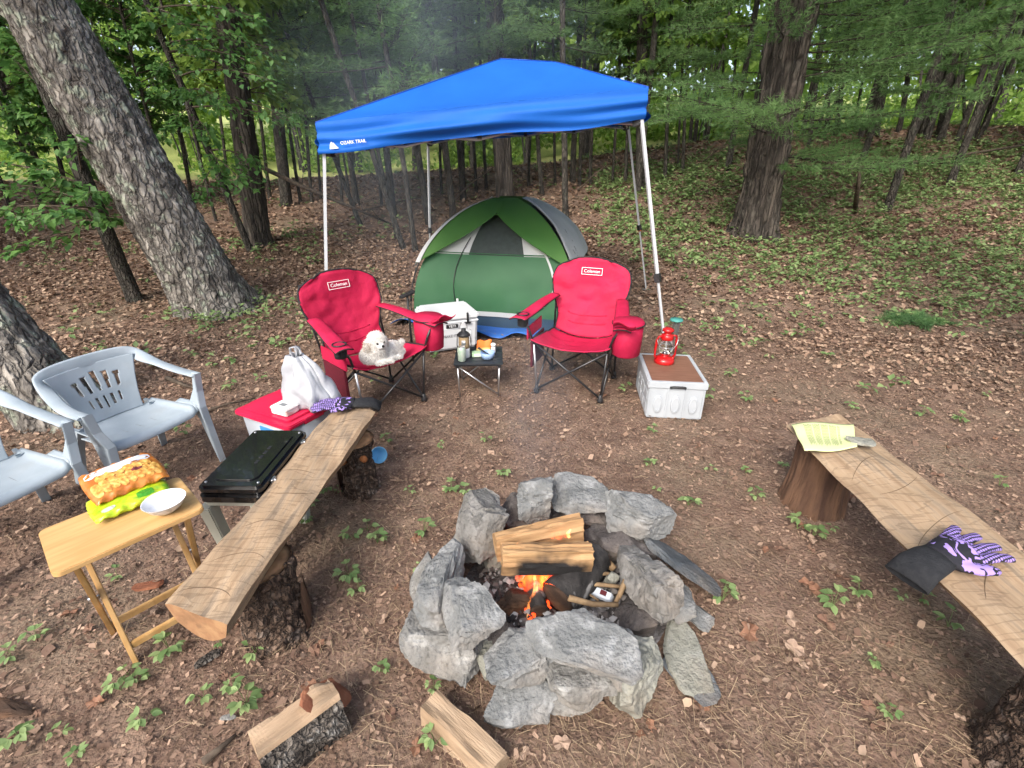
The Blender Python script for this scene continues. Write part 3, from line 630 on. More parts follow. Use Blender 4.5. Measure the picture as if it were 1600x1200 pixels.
MB().tube([rA+Vector((0, 0, .002)), rB+Vector((0, 0, .002))], .006, 5).build('seam', M_seam, ro, True)
val = MB()
def vside(a, b, seed):
    out = (b-a).cross(Vector((0, 0, 1))).normalized()
    def fn(u, v):
        p = a.lerp(b, u); e = math.sin(math.pi*u); h = .205+.012*math.sin(3*math.pi*u+seed)+.006*math.sin(17*u+seed)
        w1 = .020*math.sin(7.0*v+2.6*math.sin(2.2*u+seed)+4*u)*(.35+.65*e)+.013*math.sin(15*v-5*u+seed)*(1-.5*e)+.02*e*math.sin(math.pi*v)
        return p+Vector((0, 0, -h*v))+out*(1.5*w1*(v*1.5 if v < .66 else 1)+.012*v)
    val.grid(fn, 60, 14)
vside(q['FL'], q['FR'], 0.4); vside(q['FR'], q['BR'], 1.9); vside(q['BR'], q['BL'], 3.1); vside(q['BL'], q['FL'], 4.)
va = val.build('valance', M_blue, can, True)
# printed mark on the valance: a white mountain and the lettering
dF = (q['FR']-q['FL']).normalized(); nF = dF.cross(Vector((0, 0, 1))).normalized(); upF = nF.cross(dF)*-1 if nF.cross(dF).z < 0 else nF.cross(dF)
Mx = Matrix((dF, upF, nF)).transposed().to_4x4()
lg = MB(); pts = [(-.075, 0), (-.06, .05), (-.042, .072), (-.03, .055), (-.02, .062), (.005, .028), (.03, 0)]
lg.quad(*[Vector((x, y, 0)) for x, y in reversed(pts)]); 
o = lg.build('mountain_mark', M_white, va); o.matrix_local = Matrix.Translation(q['FL']+dF*.155+Vector((0, 0, -.190))+nF*.048) @ Mx @ Matrix.Scale(.68, 4); solid(o, .004)
o = add('lettering', text_mesh('OZARK TRAIL', .032, .002), M_white, va); o.matrix_local = Matrix.Translation(q['FL']+dF*.295+Vector((0, 0, -.158))+nF*.052) @ Mx

# ================================================================== dome tent
M_tgreen = mat('tent_green', (.040, .135, .062), (.048, .155, .070), 2.5, .6, .15, 6, transl=.22)
M_flygreen = mat('fly_green', (.060, .175, .035), (.075, .20, .04), 2, .6, .12, 6, transl=.25)
M_flygrey = mat('fly_grey', (.60, .62, .62), (.52, .54, .54), 3, .6, .15, 7, transl=.2)
M_mesh = mat('tent_mesh', (.045, .060, .055), (.035, .045, .042), 20, .8)
M_navy = mat('tent_floor', (.028, .055, .085), (.035, .065, .095), 6, .55, .2, 20)
M_tarp = mat('blue_tarp', (.03, .12, .46), (.05, .18, .55), 5, .4, .5, 12)
TW, TH = .93, 1.30; TC = Vector((-.03, 6.08, .0)); TR = R(-13)
tent = thing('dome_tent', 'green dome tent with grey rain fly pitched behind the white cooler', 'tent', TC, TR)
def dome(x, y, off=0):                               # height of the tent surface above x,y (tent coordinates)
    n = 3.2; r = ((abs(x)/TW)**n+(abs(y)/TW)**n)**(1/n); r = min(r, 1)
    return TH*(1-r**2.1)**.62+off
def wall_pt(side, u, v, off=0.):
    """point on one of the four dome walls: u along (-1..1), v up (0..1)"""
    hw = TW*(1-v**2.6)**.60 if v < 1 else 0; z = TH*v
    bulge = (1+.05*math.sin(math.pi*v)*(1-u*u)); a = u*hw; b = -(hw*bulge+off); z2 = z+off*v*1.2; a *= 1+off*.9
    wk = .014*noise.noise((a*3.1+side*7, z*3.3, 2.))+.006*noise.noise((a*8+side*3, z*7, 5.)); b -= wk*min(1, v*6)
    for k in range(side): a, b = -b, a
    return Vector((a, b, z2+.01))
M_tb = [M_tgreen, M_navy, M_mesh, M_flygrey]
for sd_ in range(4):
    m = MB(); nu, nv = 44, 34; f0 = len(m.f)
    m.grid(lambda u, v: wall_pt(sd_, u*2-1, v*.985), nu, nv)
    for j in range(nv):
        for i in range(nu):
            u = (i+.5)/nu*2-1; z = TH*(j+.5)/nv; k = 0
            if z < .17: k = 1
            elif z > .80:
                k = 2
                if sd_ == 0 and (u < -.36 or u > .46): k = 3
            m.m[f0+j*nu+i] = k
    m.build('tent_wall', M_tb, tent, True)
tw0 = lambda u, z, off=.012: wall_pt(0, u, min(z/TH, .985), off)
# door seam and the pale zip binding
dm = MB(); curve = []
for t in np.linspace(0, 1, 40):
    if t < .30: u, z = -.42+(.70*t/.30), .185+.0*t
    elif t < .55: k = (t-.30)/.25; u = .28+.50*math.sin(k*math.pi/2); z = .185+.36*(1-math.cos(k*math.pi/2))
    else: k = (t-.55)/.45; u = .78-.16*k*k; z = .545+.52*k
    curve.append((u, z))
for i in range(len(curve)-1):
    (u0, z0), (u1, z1) = curve[i], curve[i+1]; wdt = .040 if i < 14 else (.022 if i < 24 else .014)
    if i < 20: dm.quad(tw0(u0, z0-wdt), tw0(u1, z1-wdt), tw0(u1, z1+wdt*.3), tw0(u0, z0+wdt*.3))
    else: dm.quad(tw0(u0, z0), tw0(u0+wdt*2.2, z0), tw0(u1+wdt*2.2, z1), tw0(u1, z1))
o = dm.build('door_binding', M_flygrey, tent); solid(o, .004)
MB().tube([tw0(-.42-.06*math.sin(3*t), .2+.75*t, .010) for t in np.linspace(0, 1, 14)], .0045, 5).build('door_zip', M_black, tent)
MB().tube([tw0(-.95+1.9*t, .80, .008) for t in np.linspace(0, 1, 24)], .006, 5).build('wall_seam', M_tgreen, tent)
MB().box(tw0(-.4, .30, .025), (.022, .006, .05)).build('zip_pull', M_white, tent)
# rain fly: green in front and behind, grey on the sides
for sd_ in range(4):
    m = MB()
    def fly(u, v):
        uu = u*2-1; lo = (.66+.45*(1-abs(uu))**.95) if sd_ in (0, 2) else (.62+.06*(1-uu*uu)); vv = lo/TH*1.0
        return wall_pt(sd_, uu*(1.0), vv+(.985-vv)*v, .055+.05*(1-v)*(1-abs(uu)))
    m.grid(fly, 40, 18); fl_ = m.build('rain_fly', M_flygreen if sd_ in (0, 2) else M_flygrey, tent, True)
    e = MB(); e.tube([fly(t, 0) for t in np.linspace(0, 1, 30)], .0045, 5).build('fly_hem', M_flygreen if sd_ in (0, 2) else M_black, fl_)
    def rib(t): return wall_pt(sd_, -1, .51+.46*t, .062)
    e = MB()
    for i in range(20):
        a, b = rib(i/20), rib((i+1)/20); o2 = (wall_pt(sd_, -.93, .51+.46*i/20, .068), wall_pt(sd_, -.93, .51+.46*(i+1)/20, .068)); e.quad(a, o2[0], o2[1], b)
    x = e.build('fly_edge', M_flygrey, fl_); solid(x, .003)
for sx, sy in ((-1, -1), (1, -1), (1, 1), (-1, 1)):
    sdn = {(-1, -1): 0, (1, -1): 1, (1, 1): 2, (-1, 1): 3}[(sx, sy)]
    MB().tube([wall_pt(sdn, -1, v, .03) for v in np.linspace(0, .96, 20)], .0075, 6).build('pole', M_black, tent)
    c = wall_pt(sdn, -1, .51, .05); f = wall_pt(sdn, -1, 0, .10)
    MB().tube([c, f], .004, 4).build('fly_strap', M_black, tent)
ft = MB()
for k in range(16):
    a = rnd.gauss(0, .06); x0 = .93+.02*k; ft.tube([wall_pt(1, -.55+a, .58, .07), wall_pt(1, -.55+a+rnd.gauss(0, .05), .58+rnd.gauss(0, .07), .072)], .0025, 4)
ft.build('printed_branches', mat('grey_print', (.12, .14, .13), rough=.7), tent)
tp_ = MB()
def tarpf(u, v):
    x = -1.12+2.26*u; y = -1.19+2.3*v; z = .014
    if v < .14: k = 1-v/.14; z += k*(.075*max(0, math.sin(7*u+1.2)*math.sin(15*u+.5))+.04*math.sin(5*u)**2+.02*math.sin(31*u)); y += .06*math.sin(9*u)*k
    return Vector((x, y, z))
tp_.grid(tarpf, 70, 24)
tag(solid(tp_.build('ground_tarp', M_tarp, None, True, loc=TC+Vector((0, 0, .012)), rot=(0, 0, TR)), .002, 1), 'crumpled bright blue tarp peeking out from under the dome tent', 'tarp')

# ================================================================== red folding chairs
M_red = mat('red_canvas', (.38, .008, .045), (.47, .012, .062), 5, .7, .35, 9, spec=.3, bdist=.03)
M_darkred = mat('dark_red_mesh', (.11, .004, .016), (.08, .004, .012), 60, .8)
def red_chair(label, loc, rz, sc=1.0):
    t = thing('camp_chair', label, 'chair', loc, rz, None, sc)
    fr, bk = -.22, .26
    def leg(a, b, nm='leg', mt=M_darksteel, r=.0085): return MB().tube([a, b], r, 7).build(nm, mt, t, True)
    for s in (-1, 1):
        f0 = Vector((s*.25, fr, .02)); f1 = Vector((s*.275, fr-.01, .40)); b0 = Vector((s*.27, bk, .02)); b1 = Vector((s*.26, bk, .38))
        leg(f0, f1, 'leg', M_steel if s < 0 else M_darksteel); leg(b0, b1)
        MB().tube([f1, Vector((s*.31, fr-.03, .52)), Vector((s*.365, fr-.03, .615))], .0085, 7).build('arm_post', M_darksteel, t, True)
        MB().tube([b1, Vector((s*.275, .335, .60)), Vector((s*.275, .425, .88))], .0085, 7).build('back_post', M_darksteel, t, True)
        leg(Vector((s*.25, fr, .03)), Vector((-s*.27, fr+.012*s, .40)), 'cross_brace'); leg(Vector((s*.255, fr+.01, .03)), Vector((s*.26, bk-.01, .38)), 'cross_brace')
        leg(Vector((s*.265, bk-.012, .03)), Vector((s*.272, fr+.02, .40)), 'cross_brace'); leg(Vector((s*.265, bk+.01*s, .03)), Vector((-s*.26, bk+.012*s, .37)), 'cross_brace')
        for p in (f0, b0): MB().lathe([(.0, -.02), (.022, -.018), (.024, 0), (.016, .02), (.012, .045)], 10, p).build('foot', M_black, t, True)
    g = random.Random(hash(label) % 999); ph = g.uniform(0, 6)
    def wr(u, v):
        kk = 1-.85*max(0, 1-((u-.5)/.3)**2)*max(0, min(1, (v-.72)/.1)); v += .03*noise.noise((u*2, v*2, ph)); a = noise.noise((u*3.2+v*2+ph, v*4.5-u*2, ph)); b = noise.noise((u*9+ph, v*6+u*7, 3.)); return kk*(.016*(.5-abs(a))+.009*b*abs(b)+.005*(.4-abs(noise.noise((u*7-v*9+ph, v*3+u*2, 9.)))))
    def seatf(u, v):
        x = (u*2-1); wd = .295-.045*v; z = .425-.05*v-.055*(1-x*x)*math.sin(math.pi*(.18+.72*v))-.02*(1-x*x)
        y = fr-.03+.035*(1-x*x)*(1-v)+v*(bk-.02-fr); return Vector((x*wd, y, z+.018*abs(x)**4+wr(u, v)*.7))
    def backf(u, v):
        x = (u*2-1); wd = .25+.055*math.sin(math.pi*min(1, max(0, (v-.22)/.78))*.86)-.012*math.sin(math.pi*v*2)
        if v > .86: wd *= math.sqrt(max(.02, 1-((v-.86)/.155)**2*.62))
        top = .075*(1-x*x)*max(0, (v-.78)/.22)**2; s0 = seatf(u, 1)
        y = (bk-.02)+.165*v+.03*(1-x*x)*math.sin(math.pi*v)*.8; z = s0.z+(.915-.375)*v+top-.02*abs(x)**3*v
        return Vector((x*wd, y+wr(u, v)*1.5*min(1, v*5), z))
    m = MB().grid(seatf, 26, 24); se = solid(m.build('seat', M_red, t, True), .007)
    m = MB().grid(backf, 26, 36); ba = solid(m.build('backrest', M_red, t, True), .009)
    rim = [seatf(0, v) for v in np.linspace(0, 1, 12)]+[backf(0, v) for v in np.linspace(.04, 1, 22)]+[backf(u, 1) for u in np.linspace(.05, .95, 14)]+[backf(1, v) for v in np.linspace(1, .04, 22)]+[seatf(1, v) for v in np.linspace(1, 0, 12)]
    MB().tube(rim, .0072, 6).build('piping', M_blackcloth, ba, True)
    MB().tube([seatf(u, 0) for u in np.linspace(0, 1, 14)], .006, 6).build('front_hem', M_red, se, True)
    for vv in (.18, .30): MB().tube([backf(u, vv)+Vector((0, -.006, 0)) for u in np.linspace(.18, .82, 14)], .0045, 5).build('seam', M_red, ba, True)
    # logo: white frame with the name inside
    pL = backf(.5, .90)+Vector((0, -.016, 0)); tl = R(78)
    lt = add('lettering', text_mesh('Coleman', .036, .001), M_white, ba, pL, (tl, 0, 0))
    fm = MB(); W, Hh, k = .082, .026, .004
    for (cx, cz, w_, h_) in ((0, Hh, 2*W, k), (0, -Hh, 2*W, k), (-W, 0, k, 2*Hh+k), (W, 0, k, 2*Hh+k)): fm.box((cx, cz, 0), (w_, h_, .002))
    fm.build('logo_frame', M_white, lt)
    for s in (-1, 1):
        def armf(u, v, s=s):
            y = .29-.62*v; return Vector((s*(.275+.10*v)+(u-.5)*(.085+.03*v), y, .665-.045*v+.006*math.sin(6*v)-.012*abs(u*2-1)**3))
        m = MB().grid(armf, 8, 20); ar = solid(m.build('armrest', M_red, t, True), .012)
        e = [armf(0, v) for v in np.linspace(0, 1, 12)]+[armf(u, 1) for u in (.25, .5, .75)]+[armf(1, v) for v in np.linspace(1, 0, 12)]
        MB().tube(e, .0055, 5).build('arm_piping', M_blackcloth, ar, True)
        if s < 0:
            cpos = armf(.5, .86); MB().tube([cpos+Vector((.043*math.cos(a), .043*math.sin(a), .008)) for a in np.linspace(0, 2*math.pi, 20)[:-1]], .005, 5, closed=True).build('cup_ring', M_black, ar, True)
            MB().lathe([(.030, -.085), (.040, -.08), (.041, .006), (.038, .006), (.036, -.07), (0, -.072)], 18, cpos, cap=False).build('cup_holder', M_blackcloth, ar, True)
            m = MB().box((s*.315, -.02, .30), (.018, .30, .24)); solid(m.build('side_pocket', M_darkred, t, bevel=.006), .001)
            m = MB().box((s*.33, -.06, .475), (.012, .34, .10)); m.build('side_panel', M_red, t, bevel=.005)
        else:
            m = MB(); m.lathe([(.085, -.24), (.098, -.23), (.105, -.12), (.105, -.02)], 22, armf(.5, .72)+Vector((.045, 0, 0)), sy=1.15)
            po = m.build('cooler_pouch', M_red, ar, True)
            m = MB(); m.lathe([(.108, -.022), (.112, -.005), (.10, .012), (.0, .02)], 22, armf(.5, .72)+Vector((.045, 0, 0)), sy=1.15); m.build('pouch_lid', M_red, po, True)
            MB().tube([armf(.5, .72)+Vector((.045+.113*math.cos(a), .13*math.sin(a), -.008)) for a in np.linspace(0, 2*math.pi, 26)[:-1]], .0045, 5, closed=True).build('pouch_zip', M_blackcloth, po, True)
            m = MB(); p = armf(.5, .97)
            m.grid(lambda u, v: p+Vector(((u-.5)*.15+.02, .02-.10*v, .012+.05*v*v+.014*math.sin(6*u))), 8, 6); solid(m.build('pouch_flap', M_red, po, True), .006)
    return t
red_chair('red folding armchair with the small white dog on its seat', (-1.04, 3.33, 0), R(46), 1.03)
red_chair('empty red folding armchair in front of the dome tent', (.53, 3.64, 0), R(-21), 1.05)
# ================================================================== cooler, camp table and what stands on it
M_cooler = mat('cooler_white', (.66, .68, .70), (.60, .62, .64), 4, .45, .05, 60)
M_letter = mat('grey_lettering', (.18, .19, .20), rough=.6)
ck = thing('cooler', 'white hard cooler with black rubber latches between the red chairs', 'cooler', (-.66, 4.62, 0), R(22), None, 1.04)
MB().box((0, 0, .165), (.49, .37, .29), None, 1.05).build('body', M_cooler, ck, False, .025, 4)
MB().box((0, 0, .025), (.36, .30, .03)).build('foot_pad', M_black, ck)
ld = MB().box((0, 0, .345), (.535, .41, .065)).build('lid', M_cooler, ck, False, .018, 4)
MB().box((0, 0, .384), (.46, .34, .022)).build('lid_panel', M_cooler, ld, False, .009, 3)
rm = MB().box((0, 0, .297), (.525, .40, .022)); rm.build('rim', M_cooler, ck, False, .007, 3)
for x in (-.15, .15):
    la = MB().box((x, -.212, .335), (.020, .012, .10)).build('latch', M_black, ck, bevel=.004)
    MB().box((x, -.208, .283), (.062, .02, .014)).build('latch_tee', M_black, la, bevel=.004)
bd = MB().box((.0, -.197, .262), (.115, .008, .036)).build('badge', M_black, ck, bevel=.002)
add('lettering', text_mesh('YETI', .036, .001), M_white, bd, (.0, -.2025, .262), (math.pi/2, 0, 0))
add('front_lettering', text_mesh('MAKE IT NICE', .036, .0008), M_letter, ck, (.02, -.1935, .165), (math.pi/2, 0, 0))
pn = MB()
for (a, b) in (((-.17, .085), (-.17, .205)), ((-.17, .205), (-.14, .232)), ((-.14, .232), (.15, .232)), ((.15, .232), (.18, .205)), ((.18, .205), (.18, .085))):
    pn.tube([(a[0], -.190, a[1]), (b[0], -.192, b[1])], .004, 5)
pn.build('front_moulding', M_cooler, ck, True)
# low folding table
M_tabletop = mat('black_aluminium', (.018, .022, .028), (.028, .032, .038), 14, .42, spec=.5)
TX, TY, TZ = -.27, 3.60, .30
tb = thing('folding_table', 'low black slatted camp table between the red chairs', 'table', (TX, TY, 0), R(2))
for k in range(6): MB().box((0, -.165+.066*k, TZ-.008), (.385, .060, .012)).build('slat', M_tabletop, tb, bevel=.003)
for y in (-.17, .17): MB().box((0, y, TZ-.022), (.36, .016, .014)).build('rail', M_black, tb)
for s in (-1, 1):
    for y in (-.15, .15): MB().tube([(s*.165, y, TZ-.03), (s*.155, y*1.12, .005)], .007, 6).build('leg', M_steel, tb, True)
    for y in (-.15, .15): MB().box((s*.165, y, TZ-.035), (.03, .025, .03)).build('bracket', M_black, tb)
MB().tube([(-.16, -.155, TZ-.04), (.155, -.168, .02)], .006, 6).build('cross_brace', M_steel, tb, True)
MB().tube([(.16, .155, TZ-.04), (-.155, .168, .02)], .006, 6).build('cross_brace', M_steel, tb, True)
M_glass = mat('clear_glass', (.9, .92, .92), rough=.05, glass=.9, spec=.5)
M_tan = mat('tan_plastic', (.34, .25, .14), (.28, .2, .11), 10, .5)
def at_table(px, py): 
    p = G(px, py, TZ); return Vector((p.x, p.y, TZ))
l = thing('camp_lantern', 'small camping lantern with tan collar and black cap on the low black table', 'lantern', at_table(726, 557))
MB().lathe([(.045, 0), (.047, .01), (.045, .06), (.042, .075)], 20).build('base', M_cooler, l, True)
MB().lathe([(.040, .076), (.043, .10), (.043, .165), (.040, .175)], 20).build('globe', M_tan, l, True)
MB().box((0, -.041, .13), (.032, .012, .04)).build('window', M_steel, l, bevel=.003)
MB().lathe([(.048, .176), (.050, .19), (.036, .205), (.02, .21), (.018, .235), (0, .24)], 20).build('cap', M_black, l, True)
for s in (-1, 1): MB().tube([(s*.05, 0, .19), (s*.056, 0, .10), (s*.048, 0, .05)], .004, 5).build('guard', M_black, l, True)
MB().tube([(.03*math.cos(a), 0, .235+.05*math.sin(a)) for a in np.linspace(0, math.pi, 12)], .003, 5).build('handle', M_steel, l, True)
cn = thing('drink_can', 'pale green drink can on the low black table', 'can', at_table(722, 564))
M_can = mat('can_green', (.36, .50, .38), (.55, .62, .55), 30, .3, metal=.3, stretch=(1, 1, .4)); 
MB().lathe([(.024, 0), (.032, .008), (.0325, .105), (.026, .118)], 22).build('can_body', M_can, cn, True)
MB().lathe([(.027, .1175), (.0265, .122), (.024, .119), (0, .119)], 22).build('can_top', M_steel, cn, True); MB().box((0, -.006, .121), (.014, .02, .002)).build('pull_tab', M_steel, cn)
bw = thing('bowl', 'small pale blue bowl on the low black table', 'bowl', at_table(762, 560))
M_bluebowl = mat('blue_enamel', (.24, .36, .58), (.28, .4, .6), 6, .4)
MB().lathe([(.030, 0), (.045, .004), (.055, .03), (.058, .055), (.054, .055), (.050, .03), (.030, .010), (0, .010)], 24).build('shell', M_bluebowl, bw, True)
sp = MB().tube([(-.075, .02, .085), (-.03, .01, .055), (.03, 0, .02)], [.009, .006, .004], 6); tag(sp.build('utensil', M_black, None, True, loc=at_table(762, 560)), 'black handled utensil leaning in the pale blue bowl', 'utensil')
pk = thing('snack_packet', 'bright orange paper packet standing on the low black table', 'packet', at_table(755, 551)+Vector((0, .02, 0)), R(8))
M_or = mat('orange_paper', (.72, .17, .02), (.78, .22, .03), 8, .5); axis_mask(M_or, (.75, .6, .2), 2, .035, .02)
mm = MB().grid(lambda u, v: Vector(((u-.5)*.12+.015*v, .01+.03*v, .002+.085*v+.006*math.sin(9*u))), 10, 8); solid(mm.build('pouch', M_or, pk, True), .012)
gb = thing('small_box', 'flat pale green box on the low black table beside the can', 'box', at_table(745, 560)+Vector((.0, .055, 0)), R(6))
M_pgreen = mat('green_card', (.28, .48, .26), (.5, .6, .46), 12, .6); MB().box((0, 0, .018), (.085, .06, .034)).build('carton', M_pgreen, gb, bevel=.002); MB().box((0, -.031, .018), (.05, .002, .018)).build('print', M_white, gb)
bt = thing('bottle', 'small white bottle standing at the edge of the low black table', 'bottle', at_table(771, 551))
MB().lathe([(.017, 0), (.019, .006), (.019, .05), (.012, .058)], 16).build('shell', M_cooler, bt, True); MB().lathe([(.020, .058), (.021, .075), (.012, .083), (0, .084)], 16).build('cap', M_white, bt, True)
# upright pole behind the red chair
hp = thing('handled_pole', 'upright black pole with flat angled grip behind the dog chair', 'pole', P(637, 470, 4.2)*1, R(20)); hp.location.z = 0
zt = P(637, 462, 4.2).z
MB().tube([(0, 0, 0), (0, 0, zt)], .011, 8).build('shaft', M_black, hp, True); MB().box((0, 0, zt+.012), (.15, .045, .03), Euler((0, R(-20), 0))).build('grip', M_black, hp, bevel=.008)
# ================================================================== folding crate with red lantern
M_crate = mat('crate_plastic', (.42, .45, .48), (.37, .40, .43), 5, .5)
M_board = mat('brown_board', (.17, .082, .052), (.215, .112, .075), 9, .55, .1, 30, stretch=(1, 6, 1))
cw, cdp, ch = .405, .56, .30
cr = thing('folding_crate', 'white collapsible crate with brown wooden lid', 'crate', (1.215, 3.34, 0), R(-6))
MB().box((0, 0, .012), (cw-.02, cdp-.02, .02)).build('bottom', M_crate, cr)
for s in (-1, 1):
    w_ = MB().box((0, s*(cdp/2-.012), .128), (cw-.012, .018, .24)).build('side_wall', M_crate, cr, bevel=.004)
    for x in (-.125, 0, .125): 
        MB().lathe([(.033, 0), (.031, .011), (.023, .013), (.022, .009)], 20, (0, 0, 0), sy=2.2).build('rib_panel', M_crate, w_, False, loc=(x, s*(cdp/2-.004), .118), rot=(-math.pi/2*s, 0, 0))
    for x in (-.19, -.0625, .0625, .19): MB().box((x, s*(cdp/2-.001), .128), (.014, .012, .23)).build('rib', M_crate, w_, bevel=.003)
    w_ = MB().box((s*(cw/2-.012), 0, .128), (.018, cdp-.03, .24)).build('end_wall', M_crate, cr, bevel=.004)
    for y in (-.19, -.063, .063, .19):
        for z in (.07, .165): MB().box((s*(cw/2-.002), y, z), (.006, .10, .07)).build('rib_panel', M_crate, w_, False, .002, 1)
rim = MB()
for s in (-1, 1): rim.box((0, s*(cdp/2-.008), .272), (cw+.012, .030, .052)); rim.box((s*(cw/2-.008), 0, .272), (.030, cdp-.052, .052))
rim.build('rim', M_crate, cr, bevel=.006)
MB().tube([(-.055, -cdp/2-.005, .255), (-.03, -cdp/2-.010, .262), (.03, -cdp/2-.010, .262), (.055, -cdp/2-.005, .255)], .010, 8).build('handle_slot', M_black, cr, True)
MB().box((0, 0, .291), (cw-.045, cdp-.045, .012)).build('lid_board', M_board, cr, bevel=.002)
lp = G(1037, 566, .298); M_lred = mat('red_enamel', (.42, .008, .010), (.50, .012, .014), 6, .28, coat=.4)
ln = thing('hurricane_lantern', 'red hurricane lantern with glass globe standing on the crate', 'lantern', lp, R(10), None, 1.0)
MB().lathe([(.072, 0), (.078, .006), (.078, .028), (.068, .044), (.045, .052), (.030, .056), (.030, .066), (.040, .070), (.040, .078)], 28).build('tank', M_lred, ln, True)
MB().lathe([(.040, .079), (.050, .10), (.053, .125), (.045, .165), (.034, .192)], 28, cap=False).build('globe', mat('globe_glass', (.92, .94, .94), rough=.03, glass=1., spec=.5), ln, True)
MB().lathe([(.012, .079), (.014, .095), (.008, .10), (0, .104)], 12).build('burner', M_steel, ln, True)
MB().lathe([(.046, .190), (.049, .196), (.046, .222), (.040, .232), (.028, .236), (.028, .25), (.044, .258), (.042, .272), (.024, .282), (0, .284)], 28).build('chimney', M_lred, ln, True)
for s in (-1, 1):
    MB().tube([(s*.046, 0, .218), (s*.072, 0, .215), (s*.080, 0, .19), (s*.086, 0, .12), (s*.084, 0, .06), (s*.066, 0, .036)], .0105, 8, flat=.8).build('side_tube', M_lred, ln, True)
MB().tube([(.052*math.cos(a), .052*math.sin(a), .135) for a in np.linspace(0, 2*math.pi, 24)[:-1]], .002, 5, closed=True).build('guard_wire', M_steel, ln, True)
MB().tube([(.085*math.cos(a), -.012-.03*math.sin(a), .20-.085*math.sin(a)) for a in np.linspace(0, math.pi, 14)], .0022, 5).build('bail', M_steel, ln, True)
MB().lathe([(.012, 0), (.012, .012), (0, .013)], 10, (.045, -.045, .044)).build('filler_cap', M_lred, ln, True)
sj = thing('solar_light', 'glass garden light with teal cap standing behind the red lantern', 'garden light', G(1048, 560), 0)
MB().tube([(0, 0, 0), (0, 0, .16)], .008, 8).build('stake', M_steel, sj, True)
zc_ = P(1046, 500, G(1048, 560).y).z
MB().lathe([(.026, .15), (.034, .17), (.036, zc_-.01)], 18, cap=False).build('jar', M_glass, sj, True)
MB().lathe([(.018, .17), (.020, .2), (.018, zc_-.03), (0, zc_-.02)], 12).build('lamp', mat('amber_lamp', (.65, .42, .12), (.7, .62, .4), 30, .5), sj, True)
MB().lathe([(.058, zc_-.008), (.062, zc_), (.055, zc_+.012), (.0, zc_+.016)], 24).build('cap', mat('teal_cap', (.05, .24, .22), (.08, .32, .28), 20, .35), sj, True)

